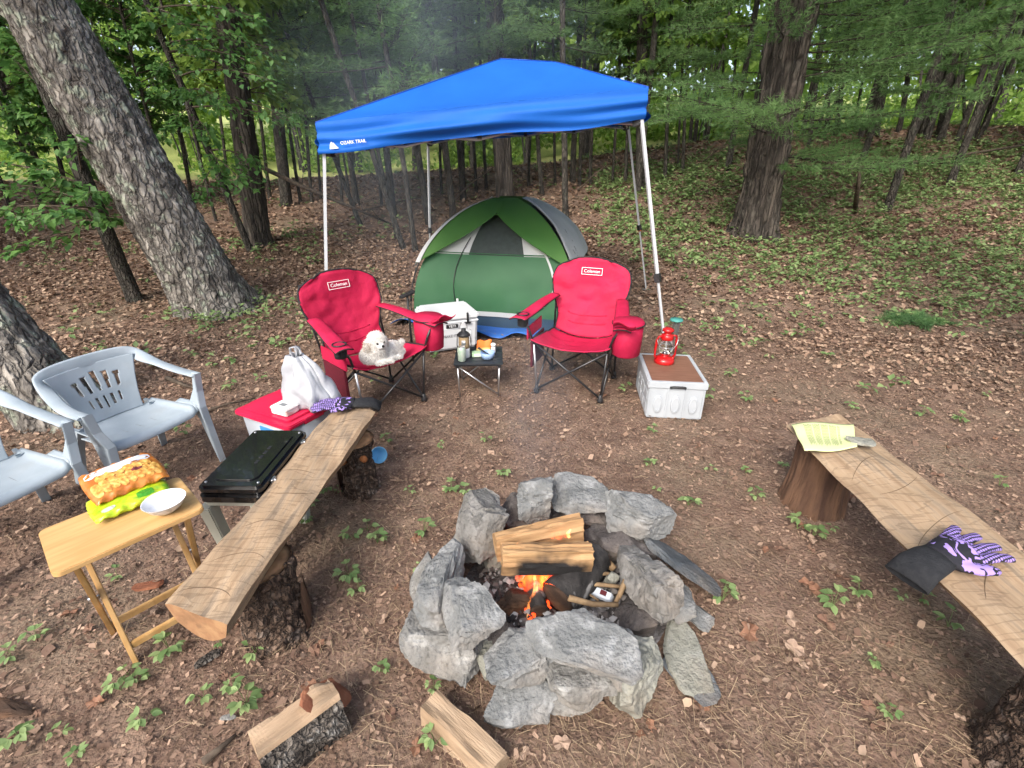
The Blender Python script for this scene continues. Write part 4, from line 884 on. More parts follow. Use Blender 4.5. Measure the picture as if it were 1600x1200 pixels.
# ================================================================== white dog lying on the red chair
M_fur = mat('white_fur', (.74, .71, .66), (.82, .80, .77), 22, .85, .5, 70, transl=.15)
def dog():
    o0 = Vector((-.905, 3.135, .432)); t = thing('dog', 'small fluffy white dog lying on the red chair seat and looking aside', 'dog', o0, R(46))
    m = MB()
    def ell(c, r, rot=None, n=14):
        b = len(m.v); prof = [(math.sin(math.pi*i/10), -math.cos(math.pi*i/10)) for i in range(11)]; q = MB().lathe(prof, n)
        E = Euler(rot or (0, 0, 0)).to_matrix()
        for v in q.v: m.v.append(tuple(E @ Vector((v[0]*r[0], v[1]*r[1], v[2]*r[2]))+Vector(c)))
        for f in q.f: m.f.append(tuple(i+b for i in f)); m.m.append(0)
    # local: +x along the front edge of the seat, -y out of the chair
    ell((-.06, .03, .060), (.105, .085, .070)); ell((.03, .055, .055), (.095, .085, .062)); ell((.10, .06, .05), (.07, .07, .055))       # chest, belly, rump
    ell((-.055, -.005, .110), (.072, .062, .062)); ell((-.055, -.012, .165), (.066, .060, .058)); ell((-.055, -.010, .195), (.056, .054, .040))   # neck, head, crown
    ell((-.055, -.060, .145), (.034, .026, .026)); ell((-.055, -.078, .142), (.022, .016, .017))                                              # muzzle
    ell((-.122, .0, .150), (.020, .026, .048), (0, .22, 0)); ell((.012, .0, .150), (.020, .026, .048), (0, -.22, 0))                     # ears
    ell((.02, -.035, .024), (.066, .022, .022), (0, 0, -.12)); ell((.09, -.045, .022), (.024, .021, .018)); ell((-.05, -.055, .024), (.055, .024, .022), (0, 0, -.2)); ell((.005, -.068, .020), (.024, .021, .018))  # forelegs, paws
    ell((.135, .02, .028), (.05, .032, .028), (0, 0, .3)); ell((.155, .045, .062), (.020, .020, .040), (-.2, .5, 0)); ell((.175, .042, .088), (.022, .020, .022))   # hind foot, tail
    me = m.mesh('body', True); o = add('body', me, M_fur, t)
    r = o.modifiers.new('r', 'REMESH'); r.mode = 'VOXEL'; r.voxel_size = .0065; s = o.modifiers.new('s', 'SMOOTH'); s.iterations = 3; s.factor = .5
    apply_mods(o); o.data.materials.clear(); o.data.materials.append(M_fur)
    me = o.data; nv = len(me.vertices); co = np.empty(nv*3); me.vertices.foreach_get('co', co); co = co.reshape(-1, 3); nr = np.empty(nv*3); me.vertices.foreach_get('normal', nr); nr = nr.reshape(-1, 3)
    me.polygons.foreach_set('use_smooth', [True]*len(me.polygons))
    face = (np.linalg.norm(co-np.array([-.055, -.085, .152]), axis=1) < .036)
    g = np.random.default_rng(3); idx = g.integers(0, nv, 24000); idx = idx[~face[idx] & (co[idx, 2] > .012)]
    D = nr[idx]*.55+np.array([.0, -.05, -.55])+g.normal(0, .28, (len(idx), 3)); tailm = co[idx, 0] > .105; D[tailm] += nr[idx][tailm]*.8
    L = g.uniform(.008, .019, len(idx)); v, f = scatter(NEED, NEEDF, co[idx]-nr[idx]*.002, dir_rot(D, g), np.stack([L*.26, L, L], -1))
    mf = mat('fur_hair', (.66, .62, .56), (.90, .88, .85), island=True, c3=(.82, .80, .77), rough=.8, transl=.2)
    add('fur', npmesh('fur', v, f), mf, o)
    ear = ((np.abs(co[idx, 0]+.055) > .058) & (np.abs(co[idx, 0]+.055) < .1) & (co[idx, 2] > .11) & (co[idx, 2] < .175)) & (g.random(len(idx)) < .6)
    v, f = scatter(NEED, NEEDF, co[idx][ear]+nr[idx][ear]*.002, dir_rot(D[ear], g), np.stack([L[ear]*.15, L[ear]*1.1, L[ear]], -1))
    add('tan_ear_fur', npmesh('tan_ear_fur', v, f), mat('tan_fur', (.42, .33, .25), (.66, .58, .49), island=True, rough=.85), o)
    M_eye = mat('dark_eye', (.008, .006, .006), rough=.12)
    for p, r in (((-.080, -.066, .166), .0088), ((-.030, -.066, .166), .0088), ((-.055, -.093, .150), .0100)):
        q = MB(); q.lathe([(math.sin(math.pi*i/8)*r, -math.cos(math.pi*i/8)*r) for i in range(9)], 12, p); q.build('nose' if r > .009 else 'eye', M_eye, o, True)
dog()
# ================================================================== log benches
def wood_mat(name, c1, c2, c3):
    m = mat(name, c1, c2, 6, .8, .45, 60, c3=c3, detail=9, stretch=(6, .6, 6), lo=.28, hi=.74, bdist=.004)
    mixin(m, (.15, .115, .085), 9., .52, .68, .75, 8, (4, .35, 4)); mixin(m, (.20, .16, .12), 3., .50, .64, .5, 6, (2.5, .6, 1))          # grey weathering along the grain
    nt = m.node_tree; N = nt.nodes; L = nt.links; b = N['Principled BSDF']
    tc = N.new('ShaderNodeTexCoord'); src = b.inputs[0].links[0].from_socket
    for sc, lev, wd, sx, k in ((34, .5, .03, (.16, 1., 1), .30),):   # curved saw kerfs, fine saw lines
        mp = N.new('ShaderNodeMapping'); mp.inputs['Scale'].default_value = sx; mp.inputs['Rotation'].default_value = (0, 0, .9 if sc > 9 else 0); L.new(tc.outputs['Object'], mp.inputs[0])
        nz = N.new('ShaderNodeTexNoise'); nz.inputs['Scale'].default_value = sc; nz.inputs['Detail'].default_value = 1.0; L.new(mp.outputs[0], nz.inputs[0])
        cp = N.new('ShaderNodeMath'); cp.operation = 'COMPARE'; cp.inputs[1].default_value = lev; cp.inputs[2].default_value = wd; L.new(nz.outputs[0], cp.inputs[0])
        fm = N.new('ShaderNodeMath'); fm.operation = 'MULTIPLY'; fm.inputs[1].default_value = k; L.new(cp.outputs[0], fm.inputs[0])
        mx = N.new('ShaderNodeMix'); mx.data_type = 'RGBA'; L.new(fm.outputs[0], mx.inputs[0]); L.new(src, mx.inputs[6]); mx.inputs[7].default_value = (.10, .065, .042, 1); src = mx.outputs[2]
    L.new(src, b.inputs[0]); return m
M_plank = wood_mat('sawn_oak', (.25, .165, .10), (.45, .335, .225), (.36, .255, .16))
M_kerf = mat('dark_kerf', (.11, .072, .045), rough=.9)
M_endgrain = mat('end_grain', (.22, .12, .06), (.34, .20, .10), 14, .85, .5, 40, c3=(.28, .15, .075))
M_stump = bark_mat('stump_bark', (.070, .042, .029), (.23, .155, .11), (.30, .26, .23), .4, 20, .6)
M_stumpred = mat('stump_wood', (.055, .028, .018), (.15, .082, .048), 14, .9, .9, 40, stretch=(1, 1, .16), bdist=.02)
def plank(name, par, A, B, C, D, th, seed, mat_, wav=.003):
    """sawn slab: A,B near end, C,D far end (left,right); wavy edges, hollow saw cuts on top"""
    m = MB(); n = 40; ed = []
    for i in range(n+1):
        t = i/n; l = A.lerp(C, t); r = B.lerp(D, t); w_ = (r-l).normalized()
        a = wav*(math.sin(9*t+seed)+.6*math.sin(23*t+seed*2)); b_ = wav*1.5*(math.sin(7*t+2*seed)+.5*math.sin(19*t+seed)); ed.append((l-w_*a, r+w_*b_))
    nu = 14
    def top(u, v):
        i = min(int(v*n+.5), n); l, r = ed[i]; p = l.lerp(r, u)
        dz = .006*math.sin(6*u+9*v+seed)-.010*(abs(u*2-1)**6)+.003*math.sin(40*v+5*u)
        return p+Vector((0, 0, dz))
    def bot(u, v):
        i = min(int(v*n+.5), n); l, r = ed[i]; q = .5+(u-.5)*.80; return l.lerp(r, q)+Vector((0, 0, -th*(.75+.5*math.sin(math.pi*u))*(1+.15*math.sin(8*v+seed))))
    b0 = len(m.v); m.grid(top, nu, n); b1 = len(m.v); m.grid(lambda u, v: bot(1-u, v), nu, n)
    W = nu+1
    for j in range(n):
        m.f.append((b0+j*W, b0+(j+1)*W, b1+(j+1)*W+nu, b1+j*W+nu)); m.m.append(0); m.f.append((b0+j*W+nu, b1+j*W, b1+(j+1)*W, b0+(j+1)*W+nu)); m.m.append(0)
    for i in range(nu):
        m.f.append((b0+i+1, b0+i, b1+nu-i, b1+nu-i-1)); m.m.append(1); m.f.append((b0+n*W+i, b0+n*W+i+1, b1+n*W+nu-i-1, b1+n*W+nu-i)); m.m.append(1)
    o = m.build(name, [mat_, M_endgrain], par)
    g = random.Random(int(seed*10))                  # curved kerfs left by the chain saw
    for q in range(8):
        v0 = (q+.6)/8.5; u0 = g.uniform(.3, .7); rad = g.uniform(.10, .30); sgn = g.choice((-1, 1)); pts = []
        for a in np.linspace(-1, 1, 14):
            u = u0+a*.42; v = v0+sgn*rad*.13*a*a+.02*a
            if .04 < u < .96 and .02 < v < .98:
                l_ = A.lerp(C, v); r_ = B.lerp(D, v); p = l_.lerp(r_, u); i = min(int(v*n+.5), n)
                dz = .006*math.sin(6*u+9*v+seed)-.010*(abs(u*2-1)**6)+.003*math.sin(40*v+5*u); pts.append(p+Vector((0, 0, dz+.0002)))
        if len(pts) > 4: MB().tube(pts, [.0005+.0011*math.sin(math.pi*i/(len(pts)-1)) for i in range(len(pts))], 5, cap=False).build('saw_kerf', M_kerf, o, True)
    return o
def stump(par, c, r, h, seed, knots=(), red=.5, lean=(0, 0)):
    V, F = trunk_mesh([(0, 0, -.04), (lean[0]*.5, lean[1]*.5, h*.5), (lean[0], lean[1], h)], [r*1.12, r, r*1.04], 110, 80, .020 if red < .5 else .011, fr=1.6/r if red < .5 else 3.2/r, fz=11. if red < .5 else 1.6, seed=seed, flare=.12)
    me = npmesh('stump', V, F, True); o = add('stump', me, M_stump if red < .5 else M_stumpred, par, c)
    m = MB(); m.lathe([(r*1.0, h-.004), (r*.7, h+.002), (0, h+.003)], 40, (lean[0], lean[1], 0)); m.build('cut_face', M_endgrain, o, True)
    if red < .5:                                     # bare muddy wood where the bark came off
        g = np.random.default_rng(seed)
        k = MB(); k.grid(lambda u, v: Vector(((r*1.10)*math.cos(-2.2+1.1*u+seed), (r*1.10)*math.sin(-2.2+1.1*u+seed), .01+v*(h*.42+.08*math.sin(7*u)))), 16, 8); k.build('bare_wood', M_stumpred, o, True)
    for (a, z, kr) in knots:
        p = Vector((math.cos(a)*r*1.06, math.sin(a)*r*1.06, z)); n_ = Vector((math.cos(a), math.sin(a), .1))
        MB().tube([p-n_*.03, p+n_*.010], [kr*1.15, kr*.9], 12).build('knot', M_knot, o, True)
    return o
mixin(M_endgrain, (.085, .048, .028), 6, .55, .64, .8, 5)
M_knot = mat('orange_knot', (.36, .13, .04), (.27, .10, .035), 20, .8)
zT = .43
bl = thing('log_bench', 'rough sawn plank bench on two stumps beside the black griddle', 'bench', (-.95, 1.7, 0)); B0 = Vector((-.95, 1.7, 0))
cs = [G(258, 943, zT), G(352, 973, zT), G(524, 632, zT), G(586, 641, zT)]
plank('seat_plank', bl, cs[0]-B0, cs[1]-B0, cs[2]-B0, cs[3]-B0, .085, 1.3, M_plank)
stump(bl, Vector((-.945, 1.335, 0))-B0, .118, .35, 2, (), .2, (-.01, .0)); stump(bl, Vector((-.865, 2.225, 0))-B0, .110, .35, 5, ((-2.0, .25, .013), (-.9, .27, .018)), .2, (.0, -.01))
br = thing('log_bench', 'long rough plank bench on two stumps holding the yellow paper', 'bench', (1.66, 1.5, 0)); B1 = Vector((1.66, 1.5, 0))
c2 = [G(1228, 664, zT), G(1312, 645, zT), G(1600, 1035, zT), G(1612, 868, zT)]
dl = (c2[2]-c2[0]); An = c2[0]+dl*1.38; dr = c2[3]-c2[1]; Bn = c2[1]+dr*1.68
plank('seat_plank', br, An-B1, Bn-B1, c2[0]-B1, c2[1]-B1, .06, 4.1, M_plank, .006)
stump(br, Vector((1.665, 2.115, 0))-B1, .145, .36, 9, (), .8); stump(br, Vector((1.63, .80, 0))-B1, .165, .35, 12, ((-2.75, .17, .018),), .2)
# yellow paper, its stone and the gloves
pm = G(1288, 685, zT+.012); M_paper = mat('yellow_paper', (.72, .78, .40), (.68, .74, .37), 3, .8, transl=.1)
pp = thing('paper_sheet', 'pale yellow printed sheet weighted by a stone on the right bench', 'paper', pm)
pc_ = [G(1236, 664, zT+.02)-pm, G(1256, 708, zT+.02)-pm, G(1338, 702, zT+.016)-pm, G(1334, 662, zT+.016)-pm]
def paperf(u, v):
    a = pc_[0].lerp(pc_[3], u); b = pc_[1].lerp(pc_[2], u); p = a.lerp(b, v); 
    return p+Vector((0, 0, .006+.010*math.sin(5*u+2*v)-.02*max(0, .18-u)*1.0+.004*math.sin(9*v)))
solid(MB().grid(paperf, 20, 16).build('sheet', M_paper, pp, True), .0008)
tx = MB()
for i in range(30):
    u = .16+.60*i/30
    if i % 7 == 6: continue
    a0, a1 = .10+.02*(i % 3), .86-.10*((i*7) % 5)/5
    for k in range(8):
        v0 = a0+(a1-a0)*k/8; v1 = v0+(a1-a0)/8*.86; tx.quad(*[paperf(uu, vv)+Vector((0, 0, .0022)) for uu, vv in ((u, v0), (u, v1), (u+.009, v1), (u+.009, v0))])
tx.build('print', mat('paper_print', (.30, .34, .17), rough=.8), pp)
def rock_mesh(dim, seed, cuts=9, sub=4, rough=.05, fine=.012, flat=0.):
    g = np.random.default_rng(seed); bm = bmesh.new(); bmesh.ops.create_icosphere(bm, subdivisions=sub, radius=1.0); me = bpy.data.meshes.new('rock'); bm.to_mesh(me); bm.free()
    n = len(me.vertices); co = np.empty(n*3); me.vertices.foreach_get('co', co); co = co.reshape(-1, 3)
    co = np.sign(co)*np.abs(co)**.66; co *= 1.06
    for k in range(cuts):
        v = g.normal(0, 1, 3); 
        if flat and k < 2: v = np.array([g.normal(0, .12), g.normal(0, .12), 1 if k == 0 else -1])
        v /= np.linalg.norm(v); d = g.uniform(.58, .92) if not (flat and k < 2) else .60
        s = co @ v-d; co = co-np.outer(np.maximum(s, 0), v)
    co = co*np.array(dim)/2
    nn = co/np.maximum(1e-6, np.linalg.norm(co, axis=1))[:, None]; S = float(np.mean(dim))
    lay = np.abs(fbm(co*(4.5/S)*np.array([.5, .5, 2.6])+seed, 3, seed+7)); disp = rough*S*fbm(co*(2.2/S)+seed, 3, seed)+fine*1.6*S*fbm(co*(13/S)*np.array([1, 1, 2.2])+seed, 3, seed+1)-.05*S*lay*(np.abs(nn[:, 2]) < .75)
    crk = 1-np.minimum(1, np.abs(fbm(co*(3.2/S)*np.array([.8, .8, 2.0])+seed*3, 3, seed+2))*6); disp = disp-.018*S*crk
    co = co+nn*disp[:, None]; me.vertices.foreach_set('co', co.ravel()); me.update(); return me
def rock_mat(name, a, b, c, spot, amt, lo=.57):
    m = mat(name, tuple(x*.62 for x in a), tuple(x*.74 for x in b), 9, .9, 1., 55, c3=tuple(x*.68 for x in c), detail=12, bdist=.012, lo=.3, hi=.7); mixin(m, tuple(x*.8 for x in spot), 18, lo, lo+.10, amt, 10); mixin(m, tuple(x*.45 for x in a), 60, .56, .70, .6, 4); mixin(m, (.17, .135, .10), 3.2, .54, .68, .45, 6); mixin(m, (.10, .095, .09), 9, .60, .72, .6, 6, (1, 1, 3)); return m
M_slate = rock_mat('grey_slate', (.185, .193, .192), (.35, .352, .345), (.265, .272, .27), (.42, .43, .43), .5)
M_stone = rock_mat('grey_stone', (.20, .195, .18), (.38, .37, .35), (.29, .285, .27), (.46, .46, .44), .6)
M_lichen = rock_mat('lichen_stone', (.19, .185, .17), (.40, .39, .37), (.29, .28, .265), (.07, .068, .064), .75, .55)
M_soot = rock_mat('sooty_stone', (.07, .06, .058), (.19, .165, .155), (.12, .105, .10), (.24, .22, .21), .4)
M_dslate = rock_mat('dark_slate', (.10, .115, .13), (.19, .205, .215), (.14, .155, .17), (.27, .28, .28), .4)
M_tanstone = rock_mat('tan_slate', (.30, .30, .25), (.42, .42, .36), (.36, .36, .31), (.24, .25, .25), .4)
o = add('paperweight_stone', rock_mesh((.125, .095, .030), 77, 8, 3, .03, .008, 1), M_tanstone, None, G(1345, 690, zT+.030), (0, 0, R(-20)))
tag(o, 'flat grey stone lying on the corner of the yellow paper', 'stone')
M_glove = mat('black_knit', (.010, .011, .014), (.018, .019, .022), 60, .9, .4, 160)
def dots_mat():
    m = mat('purple_grip', (.012, .012, .016), rough=.8); nt = m.node_tree; N = nt.nodes; L = nt.links; b = N['Principled BSDF']
    tc = N.new('ShaderNodeTexCoord'); vo = N.new('ShaderNodeTexVoronoi'); vo.inputs['Scale'].default_value = 125; vo.inputs['Randomness'].default_value = .12; vo.voronoi_dimensions = '2D'; L.new(tc.outputs['Object'], vo.inputs['Vector'])
    cmp_ = N.new('ShaderNodeMath'); cmp_.operation = 'LESS_THAN'; cmp_.inputs[1].default_value = .36; L.new(vo.outputs['Distance'], cmp_.inputs[0])
    nz = N.new('ShaderNodeTexNoise'); nz.inputs['Scale'].default_value = 26; nz.inputs['Distortion'].default_value = 1.6; L.new(tc.outputs['Object'], nz.inputs[0])
    fl = N.new('ShaderNodeMath'); fl.operation = 'GREATER_THAN'; fl.inputs[1].default_value = .52; L.new(nz.outputs[0], fl.inputs[0])
    sp = N.new('ShaderNodeSeparateXYZ'); L.new(tc.outputs['Object'], sp.inputs[0])
    st = N.new('ShaderNodeMath'); st.operation = 'GREATER_THAN'; st.inputs[1].default_value = .028; L.new(sp.outputs[1], st.inputs[0])
    mf = N.new('ShaderNodeMix'); mf.data_type = 'FLOAT'; L.new(st.outputs[0], mf.inputs[0]); L.new(fl.outputs[0], mf.inputs[2]); L.new(cmp_.outputs[0], mf.inputs[3])
    cu = N.new('ShaderNodeMath'); cu.operation = 'GREATER_THAN'; cu.inputs[1].default_value = -.035; L.new(sp.outputs[1], cu.inputs[0])
    mu = N.new('ShaderNodeMath'); mu.operation = 'MULTIPLY'; L.new(mf.outputs[0], mu.inputs[0]); L.new(cu.outputs[0], mu.inputs[1])
    mx = N.new('ShaderNodeMix'); mx.data_type = 'RGBA'; L.new(mu.outputs[0], mx.inputs[0]); mx.inputs[6].default_value = (.012, .012, .018, 1); mx.inputs[7].default_value = (.33, .23, .62, 1); L.new(mx.outputs[2], b.inputs[0])
    return m
M_dots = dots_mat()
def glove(label, loc, rz, mir=1, tilt=(0, 0), sc=1.):
    t = thing('work_glove', label, 'glove', loc, rz, None, sc); t.rotation_euler = (tilt[0], tilt[1], rz)
    m = MB()
    def fin(pts, rs): m.tube(pts, rs, 12, flat=.62)
    fin([(0, -.05, .016), (0, 0, .018), (0, .035, .018)], [.036, .046, .047])
    for x, l, a in ((-.037, .085, -.24), (-.013, .10, -.08), (.012, .096, .08), (.036, .078, .27)):
        x *= mir; a *= mir; fin([(x*.85, .01, .017), (x+math.sin(a)*l*.55, .035+l*.6, .021), (x+math.sin(a)*l, .035+l, .015), (x+math.sin(a)*l*1.06, .042+l, .013)], [.0150, .0138, .0125, .007])
    fin([(-.03*mir, -.03, .017), (-.058*mir, .0, .018), (-.070*mir, .035, .016), (-.073*mir, .048, .014)], [.019, .017, .0145, .008])
    o = m.build('hand', M_dots, t, True); r = o.modifiers.new('r', 'REMESH'); r.mode = 'VOXEL'; r.voxel_size = .003; s = o.modifiers.new('s', 'SMOOTH'); s.iterations = 2
    apply_mods(o); o.data.materials.clear(); o.data.materials.append(M_dots); o.data.polygons.foreach_set('use_smooth', [True]*len(o.data.polygons))
    c = MB().tube([(0, -.044, .017), (0, -.07, .016), (.004, -.12, .012), (.008, -.155, -.012)], [.037, .041, .044, .046], 20, cap=False, flat=.42); solid(c.build('cuff', M_glove, t, True), .003)
    return t
ga_ = G(1555, 850, zT)-G(1432, 893, zT)
glove('black and purple dotted glove laid palm up on the right bench', G(1482, 872, zT+.014), math.atan2(ga_.y, ga_.x)-math.pi/2, -1, sc=1.42)
glove('black and purple glove crumpled on the end of the left bench', G(538, 636, zT+.012), R(100), 1, (0, R(4)), 1.25)
# ================================================================== left side: plastic chairs
M_resin = mat('grey_resin', (.29, .345, .39), (.37, .425, .47), 5, .5, .06, 40, spec=.4); mixin(M_resin, (.33, .35, .36), 7, .56, .74, .45, 8)
def resin_chair(label, loc, rz):
    t = thing('plastic_chair', label, 'chair', loc, rz, 'pale plastic armchairs', .93)
    # seat: shallow dish, front edge rolled down
    def seat(u, v):
        x = u*2-1; w_ = .235+.02*(1-v); y = -.22+.43*v; z = .405-.02*v-.030*(1-x*x)*math.sin(math.pi*(.15+.8*v))
        if v < .10: z -= .045*(1-v/.10)**2
        if abs(x) > .86: z += .02*((abs(x)-.86)/.14)
        return Vector((x*w_, y, z))
    solid(MB().grid(seat, 28, 26).build('seat', M_resin, t, True), .006)
    gr = MB()
    for k in (-1, 0, 1): gr.tube([seat(.5+k*.16, .25), seat(.5+k*.17, .55)], .0025, 4)
    gr.build('seat_groove', M_letter, t)
    # back panel with slots
    def back(u, v):
        x = u*2-1; w_ = .165+.075*v**1.6; y = .205+.085*v-.045*x*x*(.4+.6*v); return Vector((x*w_, y, .385+.335*v))
    m = MB(); nu, nv = 66, 60; m.grid(back, nu, nv); keep = []
    for j in range(nv):
        for i in range(nu):
            u = (i+.5)/nu*2-1; v = (j+.5)/nv; hole = False
            for k in range(5):
                c = (-.52+.26*k)*(1+.10*(v-.5))
                if abs(u-c) < .050*(.55+.9*max(0, min(1, (v-.4)*2.4))) and .50 < v < .86-.05*abs(k-2): hole = True
            for k in range(5):
                c = (-.52+.26*k)*.88
                if abs(u-c) < .032 and .17+.03*abs(k-2) < v < .40: hole = True
            keep.append(not hole)
    m.f = [f for f, k in zip(m.f, keep) if k]; m.m = [0]*len(m.f)
    solid(m.build('back_panel', M_resin, t, True), .007)
    # top rail sweeping round into the arms and down the front legs
    path = []; 
    for a in np.linspace(-1, 1, 41):
        s = abs(a); sg = 1 if a > 0 else -1
        if s < .42: k = s/.42; p = Vector((sg*.255*math.sin(k*math.pi/2)**.9, .295-.050*k*k, .735-.030*k*k))
        else: k = (s-.42)/.58; p = Vector((sg*(.255+.055*math.sin(k*math.pi*.6)), .245-.475*k**1.0, .705-.085*math.sin(min(1, k*1.25)*math.pi/2)))
        path.append(p)
    m = MB(); n = len(path)
    for i, p in enumerate(path):
        d = (path[min(i+1, n-1)]-path[max(i-1, 0)]).normalized(); s = abs(i-20)/20
        roll = (1-min(1, max(0, (s-.25)/.35))); side = d.cross(Vector((0, 0, 1))).normalized(); upv = side.cross(d)
        wv = (Vector((0, -.15, -1)).normalized()*roll+side*(1-roll)*(1 if i < 20 else 1)).normalized(); tv = d.cross(wv).normalized(); hw = .045-.012*(1-roll)
        for c_, s_ in ((1, .25), (.75, 1), (-.75, 1), (-1, .25), (-1, -.25), (-.75, -1), (.75, -1), (1, -.25)): m.v.append(tuple(p+wv*hw*c_+tv*.0075*s_))
    for i in range(n-1):
        for k in range(8): m.f.append((i*8+k, i*8+(k+1) % 8, (i+1)*8+(k+1) % 8, (i+1)*8+k)); m.m.append(0)
    m.f.append(tuple(range(8))); m.m.append(0); m.f.append(tuple((n-1)*8+k for k in range(8))); m.m.append(0)
    m.build('arm_rail', M_resin, t, True)
    for sg in (-1, 1):
        # front leg: broad gusset from the arm past the seat to the ground
        def leg(pts, ws, nm):
            q = MB(); b = 0
            for (p, w_) in zip(pts, ws):
                p = Vector(p); 
                for dx, dy in ((-1, -1), (1, -1), (1, 1), (-1, 1)): q.v.append((p.x+dx*.010, p.y+dy*w_, p.z))
            for i in range(len(pts)-1):
                for k in range(4): q.f.append((i*4+k, i*4+(k+1) % 4, (i+1)*4+(k+1) % 4, (i+1)*4+k)); q.m.append(0)
            q.f += [(3, 2, 1, 0), tuple((len(pts)-1)*4+k for k in range(4))]; q.m += [0, 0]
            # second flange makes the L section
            b = len(q.v)
            for (p, w_) in zip(pts, ws):
                p = Vector(p)
                for dx, dy in ((-1, -1), (0, -1), (0, -.75), (-1, -.75)): q.v.append((p.x+sg*(dx*.045)+sg*.012, p.y+dy*w_*1.02, p.z))
            for i in range(len(pts)-1):
                for k in range(4): q.f.append((b+i*4+k, b+i*4+(k+1) % 4, b+(i+1)*4+(k+1) % 4, b+(i+1)*4+k)); q.m.append(0)
            q.build(nm, M_resin, t, bevel=.003)
        leg([(sg*.312, -.225, .635), (sg*.300, -.215, .52), (sg*.275, -.205, .42), (sg*.285, -.225, .30), (sg*.295, -.255, .0)], [.030, .036, .070, .045, .026], 'leg')
        leg([(sg*.215, .20, .40), (sg*.235, .25, .25), (sg*.262, .315, .0)], [.055, .042, .026], 'leg')
        def link(u, v): a = seat(0 if sg < 0 else 1, .0+.45*v); return a.lerp(Vector((sg*.285, a.y, a.z+.01)), u)
        solid(MB().grid(link, 4, 8).build('seat_gusset', M_resin, t, True), .006)
    return t
RZ = R(66)
resin_chair('pale grey plastic armchair standing between the trunk and the snack table', (-2.175, 2.385, 0), RZ)
c = resin_chair('pale grey plastic armchair next to the snack table, its back cut by the picture edge', (-2.44, 1.80, 0), RZ)
c['label'] = 'pale grey plastic armchair half hidden behind the wooden snack table'
# ================================================================== wooden tray table
M_pine = mat('varnished_pine', (.50, .30, .115), (.60, .385, .165), 5, .42, .08, 40, stretch=(1, 9, 1), c3=(.56, .34, .14), detail=6, spec=.45)
zt = .535; tc4 = [G(60, 907, zt), G(312, 797, zt), G(286, 740, zt), G(76, 824, zt)]
ctr = sum(tc4, Vector())/4; ax = ((tc4[1]-tc4[0])+(tc4[2]-tc4[3])).normalized(); aL = ((tc4[1]-tc4[0]).length+(tc4[2]-tc4[3]).length)/2; aS = ((tc4[3]-tc4[0]).length+(tc4[2]-tc4[1]).length)/2
ang = math.atan2(ax.y, ax.x)
tt = thing('tray_table', 'yellow pine folding tray table holding the snack bags', 'table', (ctr.x, ctr.y, 0), ang)
M_pine2 = mat('varnished_pine_legs', (.46, .27, .10), (.56, .35, .15), 6, .45, .08, 40, stretch=(6, 6, 1), spec=.4)
o = MB().box((0, 0, zt-.010), (aL, aS, .02)); top = MB(); n = 0
def rrect(w_, d_, r, k=6):
    out = []
    for (cx, cy_, a0) in ((w_/2-r, d_/2-r, 0), (-w_/2+r, d_/2-r, 90), (-w_/2+r, -d_/2+r, 180), (w_/2-r, -d_/2+r, 270)):
        for i in range(k+1): a = R(a0+90*i/k); out.append((cx+r*math.cos(a), cy_+r*math.sin(a)))
    return out
def slab(name, w_, d_, r, z0, z1, mt, par, bev=.003, loc=None, rot=None):
    pr = rrect(w_, d_, r); m = MB(); n = len(pr)
    m.v = [(x, y, z0) for x, y in pr]+[(x, y, z1) for x, y in pr]; m.f = [tuple(reversed(range(n))), tuple(range(n, 2*n))]+[(i, (i+1) % n, n+(i+1) % n, n+i) for i in range(n)]; m.m = [0]*len(m.f)
    return m.build(name, mt, par, bevel=bev, loc=loc, rot=rot)
slab('table_top', aL, aS, .025, zt-.02, zt, M_pine, tt)
hx, hy = aL/2-.055, aS/2-.03
for s in (-1, 1):
    x1, x2 = s*hx, s*(hx-.026)
    def bar(a, b, nm):
        d = Vector(b)-Vector(a); MB().box((Vector(a)+Vector(b))/2, (.018, .032, d.length), d.to_track_quat('Z', 'X').to_matrix() @ Matrix.Rotation(math.pi/2, 3, 'Z')).build(nm, M_pine2, tt, bevel=.003)
    bar((x1, -hy+.02, zt-.03), (x1+s*.0, hy-.01, .0), 'leg'); bar((x2, hy-.02, zt-.03), (x2, -hy+.01, .0), 'leg')
    MB().tube([(x1-.03*s, 0, zt*.52), (x1+.016*s, 0, zt*.52)], .007, 8).build('pivot', M_steel, tt, True)
MB().box((0, hy-.035, .06), (2*hx-.02, .016, .03)).build('stretcher', M_pine2, tt, bevel=.003); MB().box((0, -hy+.035, .065), (2*hx-.07, .016, .03)).build('stretcher', M_pine2, tt, bevel=.003)
MB().box((0, hy-.03, zt-.035), (2*hx, .018, .03)).build('rail', M_pine2, tt); MB().box((0, -hy+.03, zt-.035), (2*hx, .018, .03)).build('rail', M_pine2, tt)
def on_tray(px, py): p = G(px, py, zt); return Vector((p.x, p.y, zt+.002))
